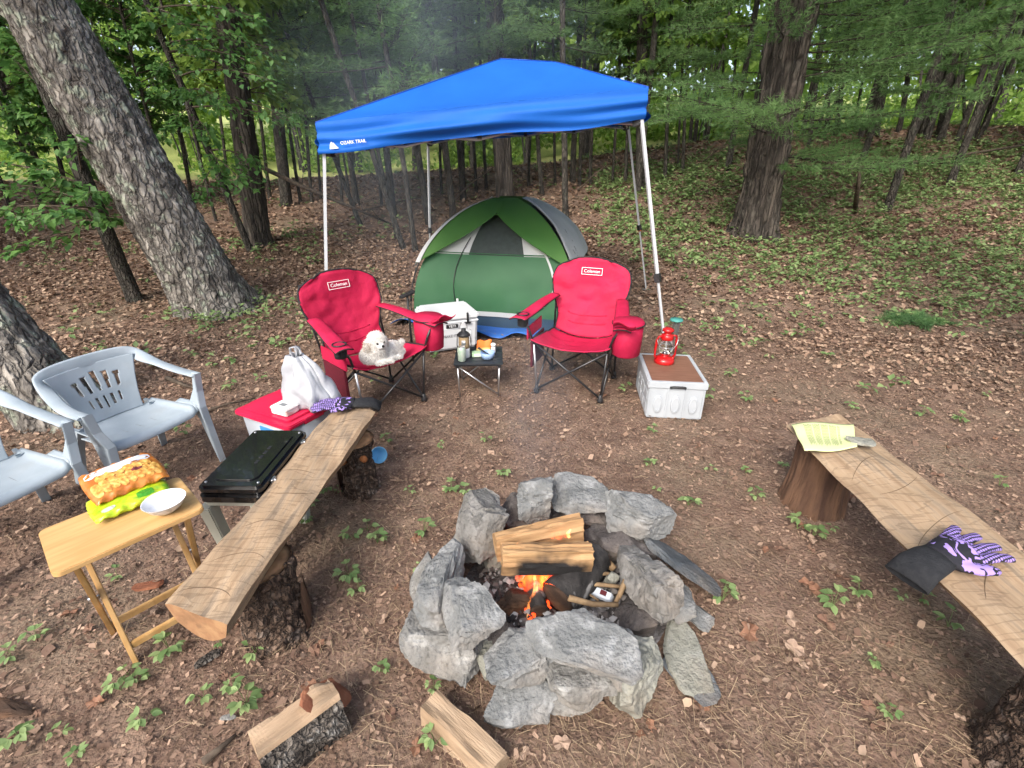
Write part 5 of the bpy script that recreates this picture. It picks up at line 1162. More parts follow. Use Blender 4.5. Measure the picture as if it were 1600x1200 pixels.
def pillow(name, label, cat, loc, rz, w_, d_, h, mats, lift=0., tilt=0., seed=0):
    t = thing(name, label, cat, loc, rz); t.rotation_euler = (tilt, 0, rz)
    def f(sg):
        def fn(u, v):
            x = u*2-1; y = v*2-1; b = max(0, (1-abs(x)**3.2))**.6*max(0, (1-abs(y)**4))**.6
            cr = noise.noise((x*3.5+seed*5, y*3.5, sg*2.)); cr2 = noise.noise((x*9+seed, y*7+sg, 4.)); return Vector((x*w_/2*(1-.06*abs(y)**2+.015*cr2), y*d_/2*(1-.06*(1-x*x)+.02*cr2), h*.5+sg*h*.5*b+.005*b*(.4-abs(cr))*sg+.002*b*cr2+.0035*b*(.3-abs(noise.noise((x*2+y*5+seed, x*6-y*2, 1.))))+.005*math.sin(15*x+seed)*(abs(y) > .86)))
        return fn
    m = MB().grid(f(1), 40, 40); m.grid(lambda u, v: f(-1)(1-u, v), 40, 40); m.build('bag', mats, t, True, weld=.0004)
    def patch(name, u0, u1, v0, v1, mt, lift=.0012, rnd_=2., bow=0.):        # flat print following the foil
        q = MB(); n = 16
        def pt(a, r): 
            c, s_ = math.cos(a), math.sin(a); k = (abs(c)**rnd_+abs(s_)**rnd_)**(-1/rnd_); uu = (u0+u1)/2+(u1-u0)/2*c*k*r; vv = (v0+v1)/2+(v1-v0)/2*s_*k*r+bow*math.sin(math.pi*uu); return f(1)(uu, vv)+Vector((0, 0, lift))
        for ring_ in range(4):
            for i in range(n):
                a0, a1 = 6.2832*i/n, 6.2832*(i+1)/n; q.quad(pt(a0, ring_/4+.001), pt(a0, (ring_+1)/4), pt(a1, (ring_+1)/4), pt(a1, ring_/4+.001))
        q.build(name, mt, t, True)
    return t, patch
def bag_mat(name, cs, scale, lo=.2, hi=.8):
    m = mat(name, cs[0], cs[1], scale, .28, .3, 14, c3=cs[2], spec=.6, lo=.35, hi=.65, detail=4, bdist=.02); return m
M_gbag = bag_mat('green_foil', ((.32, .50, .01), (.55, .62, .03), (.42, .58, .02)), 9); mixin(M_gbag, (.06, .30, .02), 11, .57, .66, .8, 3)
M_obag = bag_mat('orange_foil', ((.42, .11, .02), (.60, .22, .04), (.50, .16, .025)), 14)
M_roll = bag_mat('roll_print', ((.46, .19, .035), (.74, .47, .14), (.62, .33, .07)), 60); M_wht = mat('white_foil_print', (.60, .66, .74), (.70, .74, .80), 9, .3, spec=.6); M_dkred = mat('dark_print', (.17, .03, .04), rough=.4)
dz = ang
_, pt_ = pillow('snack_bag', 'bright green foil snack bag under the orange one on the tray table', 'snack bag', on_tray(205, 784), dz, .245, .175, .040, M_gbag)
pt_('print', .58, .80, .10, .34, mat('dark_green_print', (.05, .26, .02), rough=.35), rnd_=5); pt_('print', .12, .30, .10, .24, mat('grey_print_label', (.45, .46, .40), rough=.4))
_, pt_ = pillow('snack_bag', 'orange and white foil snack bag lying on the green one', 'snack bag', on_tray(199, 769)+Vector((0, .012, .036)), dz+R(4), .245, .205, .055, M_obag, tilt=R(9), seed=2)
pt_('print', .06, .94, .66, .90, M_wht, .0010, 5, -.02); pt_('print', .62, .90, .68, .88, M_wht, .0022, 2)
for k in range(8):
    u0 = .05+.112*k; pt_('print', u0, u0+.125, .08+.012*(k % 3), .46+.02*(k % 2), M_roll, .0016+.0003*(k % 2), 2.6)
for k in range(6): u0 = .16+.12*k; pt_('print', u0, u0+.13, .44, .64+.02*(k % 2), M_roll, .0024+.0003*(k % 2), 2.6)
pt_('print', .34, .54, .58, .66, M_wht, .0036); pt_('print', .60, .74, .36, .46, M_dkred, .0036, 3)
bw = thing('bowl', 'white bowl with painted rim pattern on the tray table', 'bowl', on_tray(262, 798))
M_pat = mat('painted_china', (.62, .63, .66), (.40, .42, .44), 40, .3, spec=.6, lo=.52, hi=.6)
MB().lathe([(.028, 0), (.034, .004), (.055, .022), (.068, .045), (.070, .048)], 32, cap=False).build('outside', M_pat, bw, True); MB().lathe([(.070, .048), (.067, .048), (.052, .024), (.03, .010), (0, .009)], 32, cap=False).build('inside', mat('white_china', (.74, .75, .78), rough=.25, spec=.6), bw, True)
# ================================================================== griddle on a plastic stool
M_gloss = mat('gloss_black', (.008, .008, .009), (.012, .012, .013), 5, .16, .04, 30, spec=.6, coat=.5); mixin(M_gloss, (.10, .10, .10), 30, .66, .76, .5, 8)
gz = .455; g4 = [G(306, 757, gz), G(404, 768, gz), G(478, 672, gz), G(400, 668, gz)]
gc = sum(g4, Vector())/4; ga = math.atan2(*( ((g4[2]-g4[1])+(g4[3]-g4[0])).yx ))
gw = ((g4[1]-g4[0]).length+(g4[2]-g4[3]).length)/2; gl = ((g4[2]-g4[1]).length+(g4[3]-g4[0]).length)/2
st_h = .37
st = thing('plastic_stool', 'beige plastic stool under the black griddle case', 'stool', (gc.x+.0, gc.y-.06, 0), ga)
M_beige = mat('beige_resin', (.50, .50, .42), (.44, .44, .37), 6, .55)
slab('stool_top', .34, .30, .04, st_h-.03, st_h-.002, M_beige, st, .006)
for sx in (-1, 1):
    for sy in (-1, 1): MB().box((sx*.145, sy*.125, (st_h-.03)/2), (.055, .045, st_h-.03), Matrix.Rotation(R(4)*sx, 3, 'Y') @ Matrix.Rotation(R(-4)*sy, 3, 'X'), 1.2).build('leg', M_beige, st, bevel=.005)
for sy in (-1, 1): MB().box((0, sy*.128, st_h-.055), (.25, .012, .05)).build('apron', M_beige, st)
gd = thing('griddle_case', 'glossy black closed camp griddle lying on the beige stool', 'griddle', (gc.x, gc.y, st_h), ga)
gh_ = gz-st_h
slab('base', gl, gw, .03, 0.0, gh_*.5, M_gloss, gd, .008); lidg = slab('lid', gl*.985, gw*.985, .03, gh_*.52, gh_, M_gloss, gd, .012)
slab('lid_panel', gl*.80, gw*.70, .04, gh_-.001, gh_+.006, M_gloss, lidg, .003)
lt = MB()
for k in range(4): lt.box((-.06+.04*k, -gw*.12, gh_+.0065), (.026, .014, .0012))
lt.build('raised_mark', M_darksteel, lidg)
for x in (-gl*.30, gl*.33):
    hz = MB().box((x, -gw/2-.004, gh_*.5), (.035, .012, .05)).build('latch', M_steel, gd, bevel=.003)
    MB().tube([(x, -gw/2-.012, gh_*.5-.02), (x, -gw/2-.012, gh_*.5+.02)], .005, 6).build('latch_pin', M_steel, hz, True)
MB().tube([(-gl*.22, -gw/2-.004, gh_*.48), (-gl*.22, -gw/2-.022, gh_*.48), (gl*.24, -gw/2-.022, gh_*.48), (gl*.24, -gw/2-.004, gh_*.48)], .006, 6).build('handle', M_darksteel, gd, True)
for x, y in ((-.42, -.4), (-.42, .4), (.42, -.4), (.42, .4)): MB().lathe([(.006, 0), (.006, .003), (0, .004)], 8, (x*gl, y*gw, gh_)).build('rivet', M_steel, lidg, True)
# ================================================================== red lidded tote
M_redlid = mat('red_plastic', (.52, .012, .055), (.58, .018, .07), 5, .42, .05, 30)
bz = .40; tl_ = [G(385, 634, bz), G(444, 604, bz), G(528, 628, bz), G(425, 668, bz)]
tc_ = sum(tl_, Vector())/4+Vector((-.01, .02, 0)); ta = R(-27)
to = thing('storage_tote', 'clear storage tote with red lid standing behind the griddle case', 'tote', (tc_.x, tc_.y, 0), ta)
M_clear = mat('frosted_plastic', (.55, .60, .66), (.48, .53, .60), 5, .4, transl=.3)
MB().box((0, 0, bz/2-.02), (.40, .29, bz-.05), None, 1.08).build('tub', M_clear, to, True, .02, 3)
ldd = slab('lid', .47, .37, .03, bz-.045, bz-.018, M_redlid, to, .006); slab('lid_panel', .39, .29, .03, bz-.019, bz-.008, M_redlid, ldd, .004)
for s in (-1, 1): MB().box((s*.228, 0, bz-.035), (.02, .14, .035)).build('lid_clip', M_redlid, ldd, bevel=.004)
lb = MB().box((.05, -.158, .24), (.20, .006, .14)).build('blue_box_inside', mat('blue_card', (.04, .22, .55), (.06, .28, .6), 8, .5), to); MB().box((.08, -.1625, .27), (.08, .003, .05)).build('print', M_white, lb)
# carrier bag
M_bag = mat('thin_white_plastic', (.68, .70, .74), (.60, .62, .66), 8, .35, .6, 13, transl=.5, bdist=.03)
bb = thing('carrier_bag', 'white plastic carrier bag with knotted handles on the red tote lid', 'bag', (G(487, 630, bz).x, G(487, 630, bz).y, bz-.006), R(-25))
def bagf(u, v):
    a = 2*math.pi*u; rx = .150+.012*math.sin(3*a); ry = .095+.010*math.sin(2*a+1); k = .92+.12*math.sin(math.pi*min(1, v/.5)) if v < .5 else .92-.62*((v-.5)/.5)**1.1
    sq = 1/max(abs(math.cos(a))**4+abs(math.sin(a))**4, .3)**.25*(1 if v < .4 else 1); cr = .030*noise.noise((math.cos(a)*2.0, math.sin(a)*2.0, v*3.))+.012*noise.noise((math.cos(a)*5, math.sin(a)*5, v*5+3.))
    return Vector(((rx*k*min(sq, 1.12)+cr)*math.cos(a)-.050*v*v, (ry*k*min(sq, 1.12)+cr)*math.sin(a), .31*v))
m = MB().grid(bagf, 48, 26); b_ = m.build('bag', M_bag, bb, True); solid(b_, .0012)
MB().quad(*[bagf(i/24, 0.0)+Vector((0, 0, .003)) for i in range(24)]).build('bag_bottom', M_bag, bb)
for s in (-1, 1):
    hp_ = [Vector((-.045+s*.020, .0, .285)), Vector((-.052+s*.028, .01*s, .32)), Vector((-.050+s*.022, .012*s, .352)), Vector((-.045, .006*s, .362)), Vector((-.040-s*.006, 0, .345)), Vector((-.04+s*.004, 0, .30))]
    MB().tube(hp_, [.018, .014, .010, .010, .012, .014], 8, flat=.5).build('handle', M_bag, bb, True)
slab('packed_box', .13, .08, .01, .004, .07, mat('pale_card', (.55, .40, .40), (.6, .5, .5), 9, .6), bb, .003)
tk = thing('paper_carton', 'low white paper carton on the red tote lid beside the bag', 'carton', (G(446, 642, bz).x, G(446, 642, bz).y, bz-.006), R(-24))
M_carton = mat('printed_white_card', (.74, .75, .74), (.62, .62, .60), 14, .7); mixin(M_carton, (.45, .22, .18), 22, .60, .66, .6, 4)
slab('base', .125, .095, .012, 0, .030, M_carton, tk, .004); lk = slab('lid', .132, .102, .014, .031, .046, M_carton, tk, .005); MB().box((-.005, .0, .0465), (.045, .03, .0012)).build('print', M_letter, lk)
# blue dog bowl by the bench
dbw = thing('pet_bowl', 'collapsible light blue pet bowl tipped beside the bench stump', 'bowl', G(590, 722)+Vector((0, .02, .040)), 0); dbw.rotation_euler = (R(62), R(8), R(30)); dbw.scale = (.66,)*3
M_sil = mat('blue_silicone', (.14, .40, .66), (.17, .45, .70), 6, .5)
pf = [(.036, -.03), (.045, -.028)]+[(.046+.010*k/2+(.003 if k % 2 else 0), -.026+.012*k) for k in range(6)]+[(.076, .046), (.077, .05), (.072, .05)]
MB().lathe(pf+[(.068, .04), (.045, -.02), (0, -.022)], 30).build('shell', M_sil, dbw, True); MB().lathe([(.077, .047), (.080, .050), (.077, .053), (.073, .051)], 30, cap=False).build('rim', M_sil, dbw, True)
# ================================================================== fire ring
RC = Vector((.22, 1.47, 0))
ring = thing('fire_ring', 'ring of piled grey stones around the burning camp fire', 'fire ring', RC)
def px2m(px, py, z):                                 # metres per photo pixel at that place
    d = ray(px, py); t = (z-CAM_H)/d.z; return t/FPX
SIDX = [0]
def stone(px, py, z, dim, rot, seed, m, label=None, cuts=9, flat=0., sub=4, par=ring, base=RC):
    p = G(px, py, z); o = add('stone', rock_mesh(dim, seed, cuts, sub, .045, .012, flat), m, par, p-base, tuple(R(a) for a in rot), True)
    o.data.polygons.foreach_set('use_smooth', [False]*len(o.data.polygons)); 
    o.data.set_sharp_from_angle(angle=R(32)); o.data.polygons.foreach_set('use_smooth', [True]*len(o.data.polygons))
    if label: o['label'] = label
    return o
stone(912, 1003, .265, (.37, .235, .075), (8, 3, -6), 101, M_slate, 'broad flat slab lying on top at the front', 12, 1, 5)
stone(822, 1022, .165, (.29, .26, .16), (4, -4, 14), 102, M_slate, None, 14, .5, 5)
stone(905, 1052, .12, (.30, .19, .17), (0, 4, 3), 103, M_stone, None, 14, .5, 5)
stone(828, 1083, .055, (.34, .19, .15), (18, 0, 4), 104, M_slate, None, 12, 1, 5)
stone(990, 1045, .10, (.25, .26, .20), (14, -20, -25), 105, M_tanstone, None, 13, 0, 5)
stone(708, 1003, .10, (.36, .30, .23), (0, 6, -28), 106, M_stone, 'big rounded boulder at the left foot of the ring', 11, 0, 5)
stone(735, 958, .26, (.235, .30, .12), (14, 6, 18), 107, M_slate, 'five sided slab leaning on the left boulder', 11, 1, 5)
stone(694, 905, .20, (0.172, 0.414, 0.230), (8, 0, -6), 108, M_slate, None, 12, 0, 5)
stone(668, 905, .12, (.15, .28, .22), (0, 0, 12), 109, M_stone, None, 12, 0)
stone(752, 828, .19, (0.201, 0.236, 0.448), (-22, 24, 24), 110, M_lichen, 'speckled upright stone leaning at the back left', 12, .5, 5)
stone(832, 776, .265, (0.256, 0.232, 0.232), (10, 5, 32), 111, M_slate, 'angular block perched at the back', 13, 0, 5)
stone(812, 806, .14, (0.247, 0.195, 0.221), (0, 0, 10), 112, M_soot, None, 13)
stone(916, 776, .245, (0.402, 0.230, 0.115), (10, 6, -10), 113, M_slate, None, 12, 1, 5)
stone(918, 806, .15, (0.338, 0.188, 0.163), (0, 0, -6), 114, M_soot, None, 13)
stone(994, 808, .255, (0.345, 0.218, 0.172), (4, 4, -20), 115, M_slate, None, 11, 0, 5)
stone(968, 850, .15, (0.312, 0.180, 0.168), (0, 0, -30), 116, M_soot, None, 13)
stone(955, 838, .07, (.22, .14, .14), (0, 0, -20), 117, M_soot, None, 13)
stone(1014, 902, .21, (.175, .43, .21), (-12, 6, 4), 118, M_lichen, 'long lichen spotted stone on the right side', 12, .5, 5)
stone(1062, 880, .125, (.29, .36, .065), (-8, 34, 12), 119, M_dslate, 'dark slate slab propped against the right side', 12, 1, 5)
stone(1060, 942, .07, (.15, .17, .13), (0, 10, 20), 120, M_slate, None, 13)
stone(770, 872, .06, (.14, .15, .15), (0, 0, 20), 121, M_tanstone, None, 13)
stone(850, 822, .06, (.26, .15, .14), (0, 0, 0), 122, M_soot, None, 13)
stone(790, 1005, .07, (.18, .16, .16), (0, 0, 0), 123, M_soot, None, 13)
stone(1000, 960, .07, (.20, .22, .15), (0, 0, 0), 124, M_soot, None, 13)
stone(730, 985, .05, (.16, .18, .13), (0, 0, 0), 125, M_soot, None, 12)
stone(965, 1030, .17, (.17, .20, .12), (6, 10, -20), 126, M_lichen, None, 12, .5, 5)
stone(890, 1085, .045, (.20, .15, .11), (8, 0, 10), 127, M_stone, None, 12, .5)
stone(775, 1022, .06, (.15, .15, .13), (0, 0, 30), 128, M_tanstone, None, 12)
# flat slabs lying beside the ring
for (px, py, dim, rot, sd_, mt, lab) in ((1073, 1015, (.185, .33, .032), (2, -3, 4), 131, M_tanstone, 'flat tan slab on the soil right of the fire ring'), (1077, 1058, (.16, .20, .022), (0, 0, 14), 132, M_dslate, 'dark slate flake under the tan slab beside the fire ring'), (1092, 962, (.12, .13, .03), (0, 0, 40), 133, M_slate, 'small flat grey stone touching the propped slate slab')):
    o = stone(px, py, .022 if sd_ != 131 else .034, dim, rot, sd_, mt, None, 9, 1, 4, None, Vector()); tag(o, lab, 'stone'); o.name = 'loose_stone'
# ash bed
M_ash = mat('ash', (.055, .048, .046), (.30, .28, .275), 16, .95, .9, 60, c3=(.11, .10, .095), detail=10, bdist=.02, lo=.32, hi=.68)
m = MB(); m.grid(lambda u, v: Vector((math.cos(6.2832*u)*v*.44, math.sin(6.2832*u)*v*.36, .03+.02*math.sin(9*u*6.28)*v*(1-v)+.012*math.sin(17*v+9*u)-.01*v)), 60, 16)
m.build('ash_bed', M_ash, ring, True)
g = np.random.default_rng(9); k = 1500; a = g.uniform(0, 6.28, k); rr = np.sqrt(g.random(k)); C = np.stack([np.cos(a)*rr*.38, np.sin(a)*rr*.31, g.uniform(.03, .055, k)], -1)
v, f = scatter(np.array([[-.5, -.4, 0], [.5, -.3, .1], [.3, .5, 0], [-.4, .4, .15], [0, 0, .5]]), np.array([[0, 1, 4], [1, 2, 4], [2, 3, 4], [3, 0, 4]]), C, rotm(g.uniform(0, 6.28, k), g.normal(0, .4, k), g.normal(0, .4, k)), g.gamma(2, .007, k)+.004)
tag(add('embers_and_ash_flakes', npmesh('flakes', v, f), mat('ash_flake', (.02, .018, .018), (.46, .45, .44), island=True, c3=(.14, .12, .11), rough=.95), ring), kind='stuff')
# ------------------------------------------------------------------ firewood
M_split = mat('split_wood', (.27, .155, .07), (.46, .29, .145), 5, .8, .5, 40, c3=(.37, .22, .105), stretch=(.6, 6, 6), detail=8, bdist=.008)
def charred(name, cx, r):
    m = M_split.copy(); m.name = name; nt = m.node_tree; N = nt.nodes; L = nt.links; b = N['Principled BSDF']
    tc = N.new('ShaderNodeTexCoord'); mp = N.new('ShaderNodeMapping'); mp.inputs['Location'].default_value = (-cx[0]/r[0], -cx[1]/r[1], -cx[2]/r[2]); mp.inputs['Scale'].default_value = (1/r[0], 1/r[1], 1/r[2]); L.new(tc.outputs['Object'], mp.inputs[0])
    ln = N.new('ShaderNodeVectorMath'); ln.operation = 'LENGTH'; L.new(mp.outputs[0], ln.inputs[0]); nz = N.new('ShaderNodeTexNoise'); nz.inputs['Scale'].default_value = 14; L.new(tc.outputs['Object'], nz.inputs[0])
    ad = N.new('ShaderNodeMath'); L.new(ln.outputs['Value'], ad.inputs[0]); L.new(nz.outputs[0], ad.inputs[1]); mr = N.new('ShaderNodeMapRange'); mr.inputs[1].default_value = 1.15; mr.inputs[2].default_value = 1.65; L.new(ad.outputs[0], mr.inputs[0])
    mx = N.new('ShaderNodeMix'); mx.data_type = 'RGBA'; L.new(mr.outputs[0], mx.inputs[0]); mx.inputs[6].default_value = (.012, .011, .011, 1); L.new(b.inputs[0].links[0].from_socket, mx.inputs[7]); L.new(mx.outputs[2], b.inputs[0]); return m
M_char = charred('charred_split_wood', (.02, -.05, -.045), (.19, .3, .10))
def split_log(name, label, L_, prof, loc, rot, mt, seed=0, par=None, group=None, matlist=None, rough=.006):
    """log split to a wedge: prof is the end outline (y,z), run along x"""
    m = MB(); n = 26; k = len(prof); g = np.random.default_rng(seed)
    dens = []
    for i in range(k):
        a, b = prof[i], prof[(i+1) % k]
        for q in range(5): dens.append((a[0]+(b[0]-a[0])*q/5, a[1]+(b[1]-a[1])*q/5))
    k = len(dens); off = vn(np.stack([np.arange(k)*.7, np.zeros(k)+seed, np.zeros(k)], -1), seed)
    for i in range(n+1):
        x = -L_/2+L_*i/n
        w1 = vn(np.stack([np.full(k, x*14), np.arange(k)*.8, np.full(k, seed*1.)], -1), seed+1)
        for j, (y, z) in enumerate(dens):
            sc = 1+(off[j]*.5+w1[j]*.7)*rough/.06; xe = x+(.006*off[j] if i in (0, n) else 0); m.v.append((xe, y*sc, z*sc))
    for i in range(n):
        for j in range(k): m.f.append((i*k+j, i*k+(j+1) % k, (i+1)*k+(j+1) % k, (i+1)*k+j)); m.m.append(1 if (matlist and matlist[min(j//5, len(matlist)-1)]) else 0)
    m.f += [tuple(range(k)), tuple(reversed(range(n*k, n*k+k)))]; m.m += [0, 0]
    o = m.build(name, mt, par, loc=loc, rot=tuple(R(a) for a in rot)); 
    if label: tag(o, label, 'firewood', group)
    return o
split_log('split_log', 'pale split log scorched in the middle, nearer of the two on the fire', .365, [(-.046, -.058), (-.01, -.066), (.035, -.055), (.046, .0), (.036, .044), (.0, .058), (-.034, .062), (-.05, .01)], G(853, 868, .245), (8, 2, 4), [M_char, M_char], 3, rough=.013)
split_log('split_log', 'pale split log behind the scorched one on the fire', .385, [(-.045, -.05), (.0, -.058), (.04, -.05), (.052, .02), (.02, .05), (-.02, .057), (-.045, .02)], G(842, 838, .235), (-4, -3, 13), [M_split, M_split], 5, rough=.014)
M_charred = mat('charcoal', (.010, .009, .009), (.05, .046, .044), 12, .9, .9, 40, bdist=.01); mixin(M_charred, (.30, .29, .28), 14, .60, .68, .8, 8)
M_burnt = mat('burnt_wood', (.022, .014, .010), (.12, .062, .032), 7, .9, .8, 30, c3=(.055, .03, .018), bdist=.01)
def round_log(name, label, pts, r, mt, end, seed):
    p0 = Vector(pts[0]); V, F = trunk_mesh([Vector(p)-p0 for p in pts], [r, r*1.02, r*.98][:len(pts)], 40, 26, r*.10, fr=5/r*.3, fz=12, seed=seed)
    t = thing(name, label, 'firewood', p0); add('bark', npmesh('bark', V, F, True), mt, t)
    for q, s in ((Vector(pts[0]), -1), (Vector(pts[-1]), 1)):
        d = (Vector(pts[-1])-Vector(pts[0])).normalized()*s; M_ = d.to_track_quat('Z', 'Y').to_matrix().to_4x4(); o = MB().lathe([(r*.97, 0), (r*.6, .003), (0, .002)], 30).build('cut_end', end, t, True); o.matrix_local = Matrix.Translation(q-p0+d*.001) @ M_
    return t
round_log('burnt_log', 'thick blackened log glowing under the split logs', [G(872, 938, .10), G(905, 900, .12), G(930, 868, .13)], .082, M_charred, M_burnt, 4)
round_log('burnt_log', 'short brown log end in front of the flames', [G(843, 955, .065), G(838, 930, .075), G(832, 905, .07)], .042, M_charred, M_burnt, 6)
o = add('burnt_chunk', rock_mesh((.17, .12, .10), 141, 10, 4, .05, .02), M_burnt, None, G(802, 938, .075), (R(10), R(20), R(30))); tag(o, 'reddish brown charred wood chunk at the left of the flames', 'firewood')
def stick(pts, r, label, mt=None):
    p0 = Vector(pts[0]); m = MB(); q = [Vector(p)-p0 for p in pts]; m.tube(q, [r*(1-.25*i/(len(q)-1)) for i in range(len(q))], 7)
    return tag(m.build('stick', mt or M_stick, None, True, loc=p0), label, 'stick', 'sticks in the fire ring')
M_stick = mat('dry_stick', (.17, .11, .06), (.32, .22, .12), 24, .85)
SL = 'dry brown stick poking into the right side of the fire'
for pts, r in ((((888, 934, .16), (925, 944, .13), (965, 945, .11)), .013), (((902, 884, .15), (930, 895, .13), (955, 897, .12)), .011), (((905, 911, .14), (945, 914, .12), (980, 918, .11)), .010), (((978, 905, .16), (968, 930, .12), (960, 945, .08)), .012), (((900, 905, .12), (915, 925, .1), (935, 938, .09)), .006), (((880, 905, .18), (895, 930, .15)), .005), (((930, 850, .10), (940, 870, .12), (960, 890, .1)), .022)):
    stick([G(*p) for p in pts], r, SL)
cb = thing('crushed_carton', 'white carton with dark red mark lying among the sticks in the fire ring', 'carton', G(938, 930, .075), R(-28))
MB().box((0, 0, .01), (.105, .04, .022), Euler((.3, .05, 0)), .8).build('card', mat('white_card', (.60, .65, .72), (.5, .54, .6), 10, .6), cb, bevel=.003); MB().box((.012, -.002, .022), (.026, .02, .004), Euler((.3, .05, 0))).build('print', mat('dark_red_print', (.09, .008, .012), rough=.6), cb)
o = add('stone_shard', rock_mesh((.075, .05, .07), 151, 7, 3, .03, .01), M_tanstone, None, G(957, 905, .10), (0, R(15), R(10))); tag(o, 'pale pointed stone shard among the sticks in the fire ring', 'stone')
# foil scraps behind the logs
o = add('foil_scrap', rock_mesh((.04, .03, .03), 152, 14, 3, .15, .06), M_steel, None, G(812, 828, .12)); tag(o, 'crumpled silver foil behind the logs on the fire', 'foil')
# flames and embers
def flame_mat(name, c1, c2, s):                      # glowing gas: an emission volume inside each tongue
    m = bpy.data.materials.new(name); m.use_nodes = True; nt = m.node_tree; N = nt.nodes; L = nt.links; N.remove(N['Principled BSDF']); out = N['Material Output']
    em = N.new('ShaderNodeEmission')
    tc = N.new('ShaderNodeTexCoord'); nz = N.new('ShaderNodeTexNoise'); nz.inputs['Scale'].default_value = 26; nz.inputs['Detail'].default_value = 3; mp = N.new('ShaderNodeMapping'); mp.inputs['Scale'].default_value = (1, 1, .45); L.new(tc.outputs['Object'], mp.inputs[0]); L.new(mp.outputs[0], nz.inputs[0])
    rp = N.new('ShaderNodeValToRGB'); rp.color_ramp.elements[0].position = .40; rp.color_ramp.elements[0].color = (*c1, 1); rp.color_ramp.elements[1].position = .66; rp.color_ramp.elements[1].color = (*c2, 1); L.new(nz.outputs[0], rp.inputs[0]); L.new(rp.outputs[0], em.inputs[0])
    mr = N.new('ShaderNodeMapRange'); mr.inputs[1].default_value = .34; mr.inputs[2].default_value = .62; mr.inputs[3].default_value = s*.12; mr.inputs[4].default_value = s; L.new(nz.outputs[0], mr.inputs[0]); L.new(mr.outputs[0], em.inputs[1]); L.new(em.outputs[0], out.inputs['Volume']); return m
M_flame = flame_mat('flame_red', (1., .035, .008), (1., .16, .02), 38)
M_flame2 = flame_mat('flame_yellow', (1., .20, .02), (1., .62, .20), 110)
fl = thing('camp_fire_flames', 'red and yellow flames burning under and over the split logs', 'fire', G(840, 925, .04)); fb = fl.location.copy()
def tongue(a, b, w0, mt, seed, wob=.012):
    m = MB(); n = 14; g = random.Random(seed); ph = g.uniform(0, 6); pts = []; rs = []
    for i in range(n+1):
        t = i/n; p = Vector(a).lerp(Vector(b), t)+Vector((wob*math.sin(5*t+ph)*t*1.4, wob*math.cos(4*t+ph)*t, 0)); pts.append(p-fb); rs.append(max(.0008, w0*(math.sin(math.pi*min(1, .18+.82*t))**.8)*(1-t*.55)))
    m.tube(pts, rs, 12, flat=.55, up=Vector((0, 1, 0))); m.build('flame', mt, fl, True)
for (ax_, ay, az, bx_, by_, bz_, w0, mt) in ((838, 928, .06, 832, 882, .20, .062, M_flame), (855, 924, .07, 862, 880, .21, .052, M_flame), (826, 915, .07, 822, 886, .19, .036, M_flame), (850, 915, .08, 844, 880, .21, .065, M_flame), (812, 908, .07, 815, 888, .17, .022, M_flame), (845, 932, .05, 846, 895, .19, .030, M_flame), (868, 910, .09, 880, 880, .20, .026, M_flame),
                                            (826, 955, .05, 838, 905, .17, .012, M_flame2), (830, 940, .06, 842, 898, .18, .015, M_flame2), (824, 968, .045, 826, 930, .10, .006, M_flame2), (838, 912, .08, 836, 888, .18, .010, M_flame2),
                                            (872, 842, .27, 878, 826, .335, .022, M_flame), (890, 840, .27, 886, 827, .325, .010, M_flame2), (882, 840, .27, 892, 824, .32, .014, M_flame), (812, 856, .28, 811, 846, .315, .007, M_flame2), (863, 842, .27, 866, 831, .31, .010, M_flame)):
    tongue(G(ax_, ay, az), G(bx_, by_, bz_), w0, mt, ax_*7+ay)
em = MB(); g2 = random.Random(4)
for k in range(60):
    p = G(g2.gauss(845, 22), g2.gauss(925, 18), .055)-fb; em.box(p, (g2.uniform(.008, .022), g2.uniform(.008, .02), g2.uniform(.006, .014)), Euler((g2.random(), g2.random(), g2.random())))
tag(em.build('embers', mat('ember', (.2, .02, .01), rough=.9, emit=((1., .07, .01), 1.3)), fl), kind='stuff')
# ------------------------------------------------------------------ split logs on the ground in front
M_wbark = bark_mat('grey_log_bark', (.05, .04, .034), (.21, .18, .15), (.34, .33, .31), .6, 22, .6)
M_pale = mat('weathered_split', (.27, .185, .115), (.42, .31, .21), 5, .85, .5, 40, c3=(.34, .24, .155), stretch=(.6, 5, 5), detail=8, bdist=.008); mixin(M_pale, (.13, .085, .05), 7, .60, .70, .7, 6, (.5, 2, 2))
M_redwood = mat('red_end_wood', (.15, .050, .026), (.26, .105, .055), 12, .9, .6, 40)
lgA = split_log('split_log', 'thick split log with grey bark lying in front of the left bench', .25, [(-.080, -.065), (.05, -.070), (.085, -.01), (.055, .062), (-.03, .07), (-.085, .025)], G(470, 1140, .065)+Vector((0, .0, 0)), (10, -2, 42), [M_pale, M_wbark], 21, None, None, [1, 1, 0, 0, 1, 1], .022)
lgB = split_log('split_log', 'narrow pale split log lying in front of the fire ring', .30, [(-.05, -.042), (.05, -.038), (.040, .036), (-.035, .045)], G(724, 1150, .042), (4, 2, -38), [M_pale, M_wbark], 23, None, None, [1, 0, 0, 0], .010)
rk = add('bark_chunk', rock_mesh((.17, .10, .05), 161, 9, 3, .08, .03, 1), M_redwood, None, G(512, 1088, .11), (R(10), R(25), R(40))); rk.parent = None; tag(rk, 'red brown slab of bark on the thick split log', 'bark')
